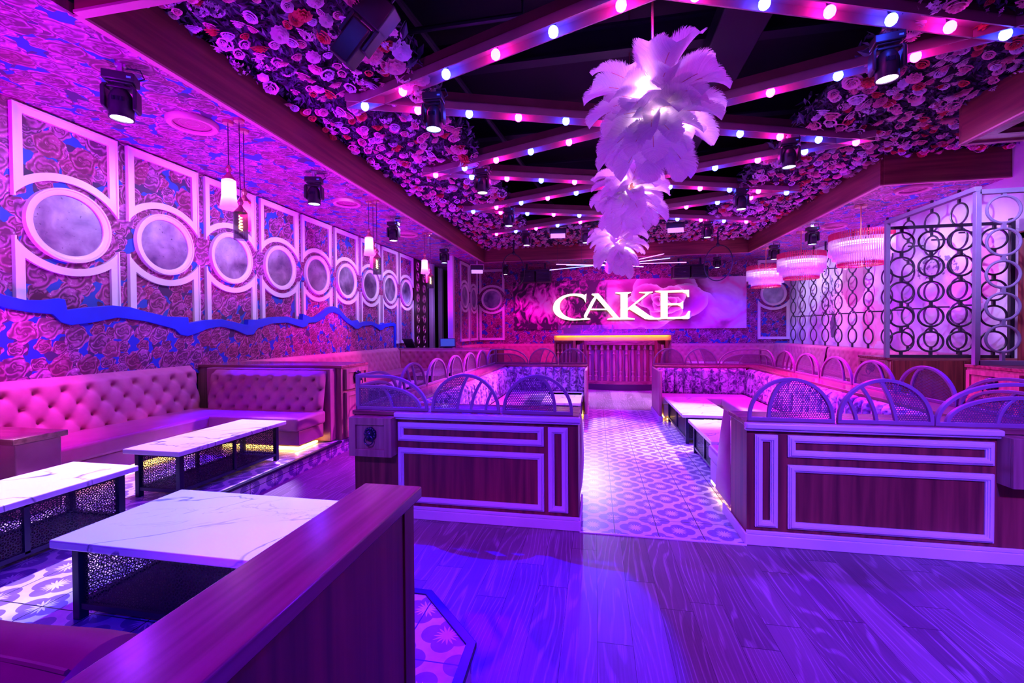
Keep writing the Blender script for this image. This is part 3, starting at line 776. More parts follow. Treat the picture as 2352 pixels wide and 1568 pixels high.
# ================================================================== marble tables
def table(lab, x0, x1, y0, y1, zf, zt, group, shelf=True):
    """x0..x1, y0..y1 = marble top; zf floor, zt top"""
    t = thing('marble_table', lab, 'table', ((x0 + x1) / 2, (y0 + y1) / 2, zf), 0, group)
    MB().box(x0, x1, y0, y1, zt - 0.045, zt).build('marble_top', M_marble, t, bevel=0.008, seg=3)
    i = 0.06; a0, a1, b0, b1 = x0 + i, x1 - i, y0 + i, y1 - i; L = 0.045; zb = zt - 0.045
    for (px, py) in ((a0, b0), (a1 - L, b0), (a0, b1 - L), (a1 - L, b1 - L)):
        MB().box(px, px + L, py, py + L, zf, zb).build('leg', M_black, t, bevel=0.003)
    f = MB(); zr = zf + 0.075
    for z0, z1 in ((zb - 0.03, zb), (zr - 0.015, zr + 0.015)):
        f.box(a0 + L, a1 - L, b0 + 0.006, b0 + 0.036, z0, z1); f.box(a0 + L, a1 - L, b1 - 0.036, b1 - 0.006, z0, z1)
        f.box(a0 + 0.006, a0 + 0.036, b0 + L, b1 - L, z0, z1); f.box(a1 - 0.036, a1 - 0.006, b0 + L, b1 - L, z0, z1)
    if y1 - y0 > 1.2: f.box(a0 + 0.006, a0 + 0.03, (b0 + b1) / 2 - 0.015, (b0 + b1) / 2 + 0.015, zr, zb); f.box(a1 - 0.03, a1 - 0.006, (b0 + b1) / 2 - 0.015, (b0 + b1) / 2 + 0.015, zr, zb)
    f.build('rails', M_black, t)
    s = MB(); s.box(a0 + 0.03, a1 - 0.03, b0 + 0.03, b1 - 0.03, zr - 0.008, zr + 0.004); s.build('lower_shelf', M_black, t)
    def sheet(P4, W, H):
        m = MB(); m.add(P4, [(0, 1, 2, 3)], 0, [(0, 0), (W, 0), (W, H), (0, H)]); m.build('cut_screen', M_screen, t, recalc=False)
    z0, z1 = zr + 0.015, zb - 0.03
    sheet([(a0 + L, b0 + 0.02, z0), (a1 - L, b0 + 0.02, z0), (a1 - L, b0 + 0.02, z1), (a0 + L, b0 + 0.02, z1)], a1 - a0 - 2 * L, z1 - z0)
    sheet([(a0 + L, b1 - 0.02, z0), (a1 - L, b1 - 0.02, z0), (a1 - L, b1 - 0.02, z1), (a0 + L, b1 - 0.02, z1)], a1 - a0 - 2 * L, z1 - z0)
    sheet([(a0 + 0.02, b0 + L, z0), (a0 + 0.02, b1 - L, z0), (a0 + 0.02, b1 - L, z1), (a0 + 0.02, b0 + L, z1)], b1 - b0 - 2 * L, z1 - z0)
    sheet([(a1 - 0.02, b0 + L, z0), (a1 - 0.02, b1 - L, z0), (a1 - 0.02, b1 - L, z1), (a1 - 0.02, b0 + L, z1)], b1 - b0 - 2 * L, z1 - z0)
    return t
G = 'marble top tables with cut metal screens'
table('square white marble table with bold dark veins behind the foreground wood divider', -2.80, -1.45, 1.77, 2.52, 0.18, 0.63, G)
table('overexposed white marble table cut off by the left edge', -4.28, -3.62, 1.55, 2.89, 0.18, 0.64, G)
table('white marble table in front of the left return banquette', -4.28, -3.66, 3.27, 4.66, 0.18, 0.64, G)
table('far marble table seen through the arches of the left booth', -4.3, -3.66, 7.6, 9.0, 0.18, 0.64, G)
table('farthest marble table below the order terminals', -4.5, -3.8, 10.3, 11.4, 0.18, 0.64, G)
table('marble table in the right booth, farther from the camera', 1.25, 1.96, 6.80, 8.56, 0.0, 0.45, G)
table('marble table in the right booth, nearer and half hidden by the upholstered bench end', 1.26, 1.95, 5.20, 6.46, 0.0, 0.45, G)
table('marble table at the aisle end of the left booth', -0.95, -0.26, 7.60, 8.86, 0.0, 0.45, G)
table('marble table behind the right booth arches, farther right', 4.75, 5.15, 10.3, 11.1, 0.18, 0.64, G)
table('marble table behind the right booth arches by the mural wall', 4.6, 5.15, 12.2, 13.1, 0.18, 0.64, G)
table('marble table by the blue lit back banquette', 3.0, 4.6, 15.1, 15.6, 0.0, 0.64, G)

# ================================================================== foreground divider and bench
t = thing('wood_divider', 'tall walnut divider wall with a thick cap running out of the bottom of the photo', 'partition', (-0.72, 0.8, zp))
MB().box(-0.80, -0.635, 0.2, 1.42, 0.18, 1.11).build('panel', M_walnut, t, bevel=0.003)
MB().box(-0.805, -0.63, 1.36, 1.44, 0.18, 1.11).build('end_post', M_walnut, t, bevel=0.004)
MB().box(-0.83, -0.61, 0.2, 1.465, 1.11, 1.15).build('cap', M_walnut_h, t, bevel=0.005)
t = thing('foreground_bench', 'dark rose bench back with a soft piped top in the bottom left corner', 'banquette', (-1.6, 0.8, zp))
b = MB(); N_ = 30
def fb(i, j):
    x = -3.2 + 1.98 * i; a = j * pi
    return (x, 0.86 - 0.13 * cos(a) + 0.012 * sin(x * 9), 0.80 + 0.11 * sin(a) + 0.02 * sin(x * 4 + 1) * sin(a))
b.grid(60, 14, fb); b.build('rolled_top', M_rose_dim, t, smooth=2)
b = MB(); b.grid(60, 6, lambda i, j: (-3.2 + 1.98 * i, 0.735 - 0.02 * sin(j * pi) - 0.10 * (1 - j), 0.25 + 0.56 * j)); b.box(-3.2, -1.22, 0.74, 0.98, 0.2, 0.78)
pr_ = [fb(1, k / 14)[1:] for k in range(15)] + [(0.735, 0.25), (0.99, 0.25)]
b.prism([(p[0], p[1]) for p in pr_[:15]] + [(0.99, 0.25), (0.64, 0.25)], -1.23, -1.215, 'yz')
b.build('back_cushion', M_rose_dim, t, smooth=2)
b = MB(); b.tube([(-3.2 + 1.98 * i / 40, 0.80, 0.895 + 0.02 * sin((-3.2 + 1.98 * i / 40) * 4 + 1)) for i in range(41)], 0.007, 6); b.build('piping', M_rose_dim, t, smooth=True)

# ================================================================== arched rail screens
def arcp(cx, rx, rz, z0, a0=pi, a1=0.0, n=26):
    return [(cx + rx * cos(a0 + (a1 - a0) * i / n), z0 + rz * sin(a0 + (a1 - a0) * i / n)) for i in range(n + 1)]
def qb(p0, p1, p2, n=12):
    return [((1 - t) ** 2 * p0[0] + 2 * t * (1 - t) * p1[0] + t * t * p2[0], (1 - t) ** 2 * p0[1] + 2 * t * (1 - t) * p1[1] + t * t * p2[1]) for t in [i / n for i in range(n + 1)]]
def arch_proto(name, w, kind, mir=1, H=0.325):
    """local: centred on x=0, base z=0; kind: mesh | bars | plain"""
    t = thing(name, 'x', 'rail screen')
    a = w / 2 - 0.012; T, D = 0.026, 0.032
    rx, rz = a - T / 2, H - T / 2
    fr = MB(); f = lambda L: [(mir * p[0], p[1]) for p in L]
    fr.bar(f([(-a, 0.0)] + arcp(0, rx, rz, 0.02)[0:] + [(a, 0.0)])[1:-1], T, D)
    fr.box(-a, a, -D * 0.46, D * 0.46, 0.0, 0.03)
    fr.build('arch_frame', M_rail, t, bevel=0.003)
    def el(x): return sqrt(max(0, 1 - (x / rx) ** 2)) * rz + 0.02
    ribs = MB()
    if kind == 'mesh':
        rib = arcp(0.0, 0.50 * a, rz - 0.012, 0.02, pi / 2, 0, 14)
        ribs.bar(f(rib), T, D * 0.86); mesh = arcp(0, rx, rz, 0.02, pi, pi / 2, 14) + rib[1:]
    else:
        r1 = qb((-0.24 * a, 0.02), (-0.15 * a, 0.62 * H), (0.10 * a, el(0.10 * a)))
        r2 = qb((0.17 * a, 0.02), (0.22 * a, 0.5 * H), (0.50 * a, el(0.5 * a))); r3 = qb((0.59 * a, 0.02), (0.62 * a, 0.3 * H), (0.79 * a, el(0.79 * a)))
        for r in (r1, r2, r3): ribs.bar(f(r), T * 0.85, D * 0.86)
        mesh = [p for p in arcp(0, rx, rz, 0.02, pi, 0, 40) if p[0] < 0.10 * a] + r1[::-1]
    ribs.build('ribs', M_rail, t, bevel=0.002)
    mesh = f(mesh); m = MB(); m.add([(x, 0, z) for x, z in mesh], [tuple(range(len(mesh)))], 0, [(x, z) for x, z in mesh])
    m.build('perforated_sheet', M_perf, t, recalc=False)
    return t
def corner_proto(name, w, mir=1, post=True, H=0.325):
    """quarter piece: post at x=0 (mir=1: extends to +x)"""
    t = thing(name, 'x', 'rail screen'); T, D = 0.026, 0.032
    f = lambda L: [(mir * p[0], p[1]) for p in L]
    fr = MB(); rx = w * 0.62
    o = [(T / 2, 0.0), (T / 2, H - T / 2), (w - rx, H - T / 2)] + arcp(w - rx, rx - T / 2, H - T / 2 - 0.02, 0.02, pi / 2, 0)[1:]
    fr.bar(f(o), T, D)
    i_ = [(T / 2, H * 0.66), (w - rx - 0.03, H * 0.66)] + arcp(w - rx - 0.03, rx - 0.05, H * 0.66 - 0.02, 0.02, pi / 2, 0)[1:]
    fr.bar(f(i_), T, D * 0.86); x0, x1 = sorted((0, mir * w)); fr.box(x0, x1, -D * 0.46, D * 0.46, 0, 0.03)
    fr.bar(f(qb((w * 0.5, 0.02), (w * 0.48, H * 0.45), (w * 0.36, H * 0.65))), T * 0.8, D * 0.8)
    fr.build('corner_frame', M_rail, t, bevel=0.003)
    mesh = f([(T, 0.02)] + i_[0:1] + i_[1:]); m = MB(); m.add([(x, 0, z) for x, z in mesh], [tuple(range(len(mesh)))], 0, [(x, z) for x, z in mesh])
    m.build('perforated_sheet', M_perf, t, recalc=False)
    return t
ZC = 0.975
_pc = {}
def arch(kind, w, mir, loc, rz, lab, group):
    k = (kind, w, mir)
    if k in _pc: o = copy_tree(_pc[k])
    else:
        o = corner_proto('rail_corner', w, mir) if kind == 'corner' else arch_proto('rail_arch', w, kind, mir); _pc[k] = o
    return put(o, loc, rz, lab, group)
yF, yBk = 3.765, 9.56
# left booth
GL = 'arched rail screens around the left booth'; GR = 'arched rail screens around the right booth'
arch('corner', 0.70, 1, (-2.20, yF, ZC), 0, 'square cornered rail screen on the left booth front above the lion drawer', GL)
arch('bars', 0.66, 1, (-1.15, yF, ZC), 0, 'half slatted half perforated rail arch in the middle of the left booth front', GL)
arch('mesh', 0.64, 1, (-0.50, yF, ZC), 0, 'perforated rail arch at the aisle end of the left booth front', GL)
# left row along Y (rotated: local +x -> +Y)
arch('corner', 0.86, 1, (-2.215, yF + 0.02, ZC), pi / 2, 'rail screen turning the near outer corner of the left booth', GL)
for i, (y0, kd) in enumerate(((4.66, 'bars'), (5.49, 'mesh'), (6.32, 'mesh'), (7.15, 'mesh'), (7.98, 'mesh'))):
    arch(kd, 0.82, -1, (-2.215, y0 + 0.415, ZC), pi / 2, ('slatted', 'second', 'third', 'fourth', 'farthest')[i] + ' rail arch along the outer side of the left booth', GL)
arch('corner', 0.75, -1, (-2.215, yBk, ZC), pi / 2, 'rail screen on the outer side turning the far corner of the left booth', GL)
arch('corner', 0.74, 1, (-2.20, yBk, ZC), 0, 'rail screen with square corner on the back of the left booth', GL)
arch('bars', 0.66, 1, (-1.13, yBk, ZC), 0, 'slatted rail arch on the back of the left booth', GL)
arch('mesh', 0.64, 1, (-0.49, yBk, ZC), 0, 'perforated rail arch at the aisle end of the left booth back', GL)
# right booth
arch('corner', 0.78, -1, (3.24, yF, ZC), 0, 'square cornered rail screen on the right booth front at the right edge', GR)
arch('bars', 0.66, -1, (2.135, yF, ZC), 0, 'half slatted half perforated rail arch in the middle of the right booth front', GR)
arch('mesh', 0.64, -1, (1.49, yF, ZC), 0, 'perforated rail arch at the aisle end of the right booth front', GR)
arch('corner', 0.86, 1, (3.235, yF + 0.02, ZC), pi / 2, 'rail screen turning the near outer corner of the right booth', GR)
for i, (y0, kd) in enumerate(((4.66, 'mesh'), (5.49, 'mesh'), (6.32, 'mesh'), (7.15, 'mesh'), (7.98, 'bars'))):
    arch(kd, 0.82, 1 if i == 0 else -1, (3.235, y0 + 0.415, ZC), pi / 2, ('nearest', 'second', 'third', 'fourth', 'slatted farthest')[i] + ' rail arch along the outer side of the right booth', GR)
arch('corner', 0.75, -1, (3.235, yBk, ZC), pi / 2, 'rail screen on the outer side turning the far corner of the right booth', GR)
arch('corner', 0.78, -1, (3.24, yBk, ZC), 0, 'rail screen with square corner on the back of the right booth', GR)
arch('bars', 0.66, -1, (2.12, yBk, ZC), 0, 'slatted rail arch on the back of the right booth', GR)
arch('mesh', 0.64, -1, (1.49, yBk, ZC), 0, 'perforated rail arch at the aisle end of the right booth back', GR)

# ================================================================== centre booths
def moulding(mb, x0, x1, z0, z1, y, w=0.055):
    """stepped picture-frame moulding standing proud of a front at y (faces -y)"""
    for dd, ww, of in ((0.016, w, 0.0), (0.034, w * 0.34, w * 0.0), (0.024, w * 0.7, 0.0)):
        q = w / 2 - of if of else w / 2
        a0, a1, b0, b1 = x0 + q, x1 - q, z0 + q, z1 - q
        mb.bar([(a0, b0), (a1, b0), (a1, b1), (a0, b1)], ww, dd, 'xz', y - dd / 2, closed=True)
def front_partition(lab, x0, x1, drawer, frames, aisle_left, dx):
    """drawer = (x0,x1) of lion drawer, frames list, the cream cap spans dx"""
    t = thing('booth_front_partition', lab, 'partition', ((x0 + x1) / 2, 3.9, 0), 0)
    MB().box(x0, x1, 3.74, 4.16, 0, 0.935).build('body', M_walnut, t, bevel=0.003)
    MB().box(x0 - 0.01, x1 + 0.01, 3.72, 4.20, 0.935, 0.975).build('top_ledge', M_walnut_x, t, bevel=0.006)
    c = MB(); c.box(dx[0], dx[1], 3.68, 3.75, 0.925, 0.97); c.box(dx[0], dx[1], 3.70, 3.75, 0.905, 0.93)
    c.build('cream_cap_rail', M_trim, t, bevel=0.012, seg=3)
    for f in frames:
        m = MB(); moulding(m, *f, 3.74); m.build('panel_moulding', M_trim, t, bevel=0.003)
    b = MB(); b.box(x0 - 0.012 if aisle_left else x0, x1 if aisle_left else x1 + 0.012, 3.715, 3.74, 0, 0.085); b.box(x0 - 0.008 if aisle_left else x0, x1 if aisle_left else x1 + 0.008, 3.722, 3.74, 0.085, 0.115)
    if aisle_left: b.box(x0 - 0.02, x0, 3.715, 4.35, 0, 0.09)
    else: b.box(x1, x1 + 0.02, 3.715, 4.35, 0, 0.09)
    b.build('baseboard', M_trim, t, bevel=0.006)
    d = MB(); d.box(drawer[0], drawer[1], 3.63, 3.74, 0.58, 0.93); framed_door(d, 'xz', drawer[0], drawer[1], 0.58, 0.93, 3.63, -1, 0.065, 0.022)
    dr_ = d.build('drawer_front', M_oak, t, bevel=0.003)
    k = MB(); lion(k, ((drawer[0] + drawer[1]) / 2, 3.625, 0.77), '-y', 0.85); k.build('lion_knocker', M_black, dr_, smooth=True)
    return t
front_partition('walnut booth front with cream mouldings left of the aisle', -2.22, -0.15, (-2.20, -1.79), [(-1.78, -0.44, 0.705, 0.875), (-1.78, -0.44, 0.145, 0.645), (-0.405, -0.235, 0.145, 0.875)], False, (-1.80, -0.13))
front_partition('walnut booth front with cream mouldings right of the aisle', 1.17, 3.25, (2.83, 3.23), [(1.46, 2.81, 0.705, 0.875), (1.46, 2.81, 0.145, 0.645), (1.225, 1.39, 0.145, 0.875)], True, (1.15, 2.84))
def side_shell(lab, x0, x1):
    t = thing('booth_side_ledge', lab, 'partition', ((x0 + x1) / 2, 6.6, 0))
    MB().box(x0, x1, 4.16, 9.60, 0, 0.935).build('body', M_walnut, t)
    MB().box(x0 - 0.02, x1 + 0.02, 4.20, 9.62, 0.935, 0.975).build('wood_ledge', M_walnut_h, t, bevel=0.006)
side_shell('long wood ledge carrying the rail arches on the outer side of the left booth', -2.25, -1.90)
side_shell('long wood ledge carrying the rail arches on the outer side of the right booth', 2.92, 3.27)
def back_shell(lab, x0, x1, ax):
    t = thing('booth_back_partition', lab, 'partition', ((x0 + x1) / 2, 9.45, 0))
    MB().box(x0, x1, 9.22, 9.60, 0, 0.935).build('body', M_walnut, t)
    MB().box(x0 - 0.01, x1 + 0.01, 9.20, 9.62, 0.935, 0.975).build('wood_ledge', M_walnut_x, t, bevel=0.006)
    MB().box(ax - 0.03, ax + 0.03, 8.5, 9.60, 0.09, 0.935).build('end_panel', M_leather, t, bevel=0.02)
    MB().box(ax - 0.04, ax + 0.04, 8.5, 9.62, 0, 0.09).build('baseboard', M_trim, t, bevel=0.004)
back_shell('back partition of the left booth ending at the aisle', -1.90, -0.19, -0.19)
back_shell('back partition of the right booth ending at the aisle', 1.18, 2.92, 1.18)
zt = 0.945
bench('channel_back_bench', 'crushed velvet channel back bench wrapping the left booth', 'bench', (-1.2, 7, 0),
      [(-1.78, -1.25, 4.9, 8.55, 0.30, 0.45), (-1.80, -0.24, 8.56, 9.08, 0.30, 0.45), (-1.8, -0.20, 4.34, 4.88, 0.30, 0.45)],
      [(-1.78, -1.30, 4.9, 8.6, 0.07, 0.295), (-1.80, -0.26, 8.60, 9.08, 0.07, 0.295), (-1.8, -0.22, 4.34, 4.84, 0.07, 0.295)],
      [((-1.90, 9.14, 0.43), (0, -1, 0), (1, 0, 0), 4.9, zt - 0.43, 0.165, 0.09, 0.04), ((-1.86, 9.22, 0.43), (1, 0, 0), (0, -1, 0), 1.66, zt - 0.43, 0.165, 0.09, 0.04), ((-0.2, 4.20, 0.43), (-1, 0, 0), (0, 1, 0), 1.66, zt - 0.43, 0.165, 0.09, 0.04)],
      kind='channel', mseat=M_seat, glow=[(-0.272, -0.26, 8.62, 9.05, 0.045, 0.066), (-0.234, -0.222, 4.4, 4.8, 0.045, 0.066)])
bench('channel_back_bench', 'crushed velvet channel back bench wrapping the right booth', 'bench', (2.2, 7, 0),
      [(2.24, 2.78, 4.9, 8.55, 0.30, 0.45), (1.22, 2.80, 8.56, 9.08, 0.30, 0.45), (1.20, 2.8, 4.34, 5.10, 0.30, 0.45)],
      [(2.28, 2.78, 4.9, 8.6, 0.07, 0.295), (1.25, 2.80, 8.60, 9.08, 0.07, 0.295), (1.22, 2.8, 4.34, 5.08, 0.07, 0.295)],
      [((2.92, 4.24, 0.43), (0, 1, 0), (-1, 0, 0), 4.9, zt - 0.43, 0.165, 0.09, 0.04), ((1.2, 9.22, 0.43), (1, 0, 0), (0, -1, 0), 1.66, zt - 0.43, 0.165, 0.09, 0.04), ((2.88, 4.20, 0.43), (-1, 0, 0), (0, 1, 0), 1.66, zt - 0.43, 0.165, 0.09, 0.04)],
      kind='channel', mseat=M_seat, glow=[(1.25, 1.262, 8.62, 9.05, 0.045, 0.066), (1.222, 1.234, 4.40, 5.06, 0.045, 0.066), (1.3, 2.2, 8.57, 8.59, 0.02, 0.045)])
# upholstered bench ends
for lab, x in (('mauve padded end of the front bench left of the aisle', -0.155), ('mauve padded end of the front bench right of the aisle', 1.18)):
    t = thing('bench_end_pad', lab, 'cushion', (x, 4.5, 0.1))
    b = MB(); sg = 1 if x < 0 else -1
    b.grid(14, 14, lambda i, j: (x + sg * 0.035 * sin(pi * i) ** 0.5 * sin(pi * min(1, j * 1.05)) ** 0.5, 4.20 + 0.22 * i + 0.30 * i * (1 - j), 0.10 + (0.85 - 0.0) * j))
    b.build('pad', M_leather, t, smooth=2)

# ================================================================== DJ booth
dj = thing('dj_booth', 'curved walnut performer booth with turned balusters and a glowing gold band', 'booth', (0.45, 13.6, 0))
cxd, cyd, Rd = 0.68, 15.0, 2.35
def arcy(x, r=Rd): return cyd - sqrt(max(0.01, r * r - (x - cxd) ** 2))
def curved(mb, x0, x1, z0, z1, r, th=0.06, n=24):
    vs = []
    for i in range(n + 1):
        x = x0 + (x1 - x0) * i / n
        for (dy, z) in ((0, z0), (0, z1), (th, z1), (th, z0)): vs.append((x, arcy(x, r) + dy, z))
    fs = [(i * 4 + k, i * 4 + (k + 1) % 4, i * 4 + 4 + (k + 1) % 4, i * 4 + 4 + k) for i in range(n) for k in range(4)] + [(0, 1, 2, 3), tuple(n * 4 + k for k in range(4))]
    mb.add(vs, fs)
b = MB(); curved(b, -0.62, 1.98, 0.0, 0.17, Rd + 0.02, 1.3); b.build('plinth', plain('plinth_dark', (0.05, 0.02, 0.05), 0.4), dj)
b = MB(); curved(b, -0.62, 1.98, 0.17, 0.26, Rd, 1.3); b.build('base_rail', M_walnut_x, dj)
b = MB(); curved(b, -0.30, 1.66, 1.28, 1.40, Rd, 0.2); b.build('top_rail', M_walnut_x, dj)
b = MB(); curved(b, -0.62, 1.98, 0.26, 1.40, Rd - 0.22, 0.03); b.build('back_board', M_oak, dj)
prof = [(0.0, 0.0), (0.026, 0.0), (0.026, 0.10), (0.034, 0.105), (0.034, 0.125), (0.026, 0.13), (0.018, 0.15), (0.030, 0.24), (0.036, 0.36), (0.033, 0.5), (0.024, 0.68), (0.020, 0.74), (0.034, 0.75), (0.034, 0.775), (0.026, 0.785), (0.022, 0.80), (0.022, 0.86), (0.034, 0.87), (0.036, 0.92), (0.028, 0.96), (0.03, 1.02), (0.0, 1.02)]
up = MB().lathe([(r * 1.35 + 1e-4, z) for r, z in prof], 12, (0, 0, 0)).build('baluster', M_oak, None, smooth=True)
dn = MB().lathe([(r * 1.35 + 1e-4, 1.02 - z) for r, z in prof[::-1]], 12, (0, 0, 0)).build('baluster', M_oak, None, smooth=True)
first = {0: up, 1: dn}; used = {0: False, 1: False}
for i in range(15):
    x = -0.50 + 2.36 * i / 14; k = i % 2
    o = first[k] if not used[k] else first[k].copy()
    if used[k]: COL.objects.link(o)
    used[k] = True; o.parent = dj; o.location = Vector((x, arcy(x, Rd - 0.06), 0.26)) - Vector(dj.location)
for x in (-0.62, -0.30, 1.66, 1.98):
    MB().box(x - 0.04, x + 0.04, arcy(x) - 0.02, arcy(x) + 0.10, 0.26, 1.40).build('pilaster', M_walnut, dj, bevel=0.004)
for s, xa, xb in ((-1, -1.22, -0.64), (1, 2.0, 2.12)):
    yy = 13.15
    f = MB(); f.box(xa, xb, yy, yy + 0.3, 0, 1.42); f.build('wing_body', M_walnut, dj)
    f = MB(); framed_door(f, 'xz', xa, xb, 0.2, 1.40, yy, -1, 0.05, 0.03); f.build('wing_frame', M_oak, dj)
    n_ = 4 if s < 0 else 1
    for k in range(n_):
        MB().lathe([(r * 1.1 + 1e-4, z) for r, z in prof], 10, (xa + (xb - xa) * (k + 1) / (n_ + 1), yy - 0.03, 0.28)).build('baluster', M_oak, dj, smooth=True)
b = MB(); b.box(-1.22, 2.10, 13.02, 13.2, 1.40, 1.575)
b.build('gold_band', M_gold, dj, bevel=0.004)
b = MB(); b.box(-1.15, 2.03, 12.962, 12.985, 1.562, 1.574); b.build('led_strip', plain('amber_led', (1, 0.6, 0.1), 0.5, 0, 30.0, (1.0, 0.42, 0.05)), dj)
b = MB(); b.box(-1.30, 2.16, 12.94, 14.0, 1.575, 1.60); b.box(-1.30, 2.16, 12.94, 12.952, 1.548, 1.58); b.build('countertop', plain('glossy_counter', (0.3, 0.2, 0.35), 0.1), dj, bevel=0.004)
gl = Mat('clear_guard', 0.05); gl.b.inputs['Base Color'].default_value = (0.6, 0.6, 0.8, 1); gl.translucent(0.0, transp=0.88)
b = MB(); b.box(-1.10, 0.47, 13.05, 13.062, 1.60, 1.86); b.box(0.48, 2.06, 13.05, 13.062, 1.60, 1.86); b.build('glass_guard', gl.m, dj)
b = MB(); b.box(0.46, 0.49, 13.03, 13.08, 1.60, 1.86); b.box(0.35, 0.60, 13.02, 13.1, 1.60, 1.625); b.build('guard_bracket', M_steel, dj, bevel=0.003)
t = thing('mixer_deck', 'dark equipment case on the performer booth behind the glass guard', 'case', (-0.7, 13.5, 1.6))
MB().box(-0.95, -0.45, 13.3, 13.7, 1.60, 1.78).build('case', M_blk2, t, bevel=0.01)

# ================================================================== back wall: banner, sign, banquettes
ban = Mat('rose_banner_print', 0.5)
def _ban(a):
    x, y, z = a.pos(); v = a.vec(x, z); wn = a.noise(v, 1.4, 4, 0.4)
    lx = x - 2.45; lz = (z - 2.75) * 1.1; r = hyp(lx, lz) + (wn - 0.5) * 0.8; an = atan(lz, lx)
    sp = (r * 1.5 + an * (1 / (2 * pi)) + (wn - 0.5) * 0.9)
    rose = (0.55, 0.04, 0.35); sd_ = random.Random(5)
    stops = [(0.0, (0.93, 0.86, 0.96)), (0.07, (0.85, 0.66, 0.86)), (0.2, (0.78, 0.20, 0.60)), (0.5, (0.52, 0.04, 0.34)), (0.85, (0.22, 0.01, 0.13))]
    wx = (wn - 0.5) * 0.45; fold = (a.noise(v, 3.2, 2, 0.8) - 0.5) * 0.16
    PT = []
    for k_ in range(17):
        rr_ = 2.3 * (0.86 ** k_); an_ = k_ * 2.399 + 0.6; PT.append((2.45 + rr_ * 0.62 * cos(an_), 2.72 + rr_ * 0.34 * sin(an_), rr_ * 0.72 + 0.05, rr_ * 0.52 + 0.05))
    for (qx, qz, qrx, qrz) in PT:
        dd = hyp((x + wx - qx) / qrx, (z + wx - qz) / qrz)
        dp = (1.0 - dd) + fold * 0.4
        rose = a.mix(dd.lt(1.0), rose, a.ramp(dp * 1.15, stops))
    big = a.ramp(a.noise(v, 0.75, 3, 1.6) , [(0.3, (0.35, 0.02, 0.2)), (0.42, (0.8, 0.12, 0.5)), (0.52, (0.75, 0.5, 0.78)), (0.7, (0.9, 0.82, 0.94))])
    far = r.step(1.4, 1.8); rose = a.mix(far, rose, big)
    st = a.noise(a.vec(x * 1.2 + z * 2.0, z * 1.0 - x * 3.0), 1.0, 3.5, 1.6)
    ctr = hyp((x + 1.9) / 1.1, (z - 2.75) / 0.85)
    fe = a.ramp(st + (0.9 - ctr).mx(-0.25) * 0.35, [(0.42, (0.03, 0.004, 0.04)), (0.52, (0.45, 0.01, 0.3)), (0.62, (0.85, 0.12, 0.6)), (0.8, (0.95, 0.6, 0.85))])
    edge = (x + (wn - 0.5) * 1.4).step(0.25, 0.38)
    a.color(a.mix(edge, fe, rose))
_ban(ban)
tag(MB().box(-3.17, 5.29, YB - 0.05, YB - 0.005, 1.74, 3.60).build('printed_banner', ban.m), 'wide magenta printed panel of a rose and feathers behind the lit letters', 'banner')
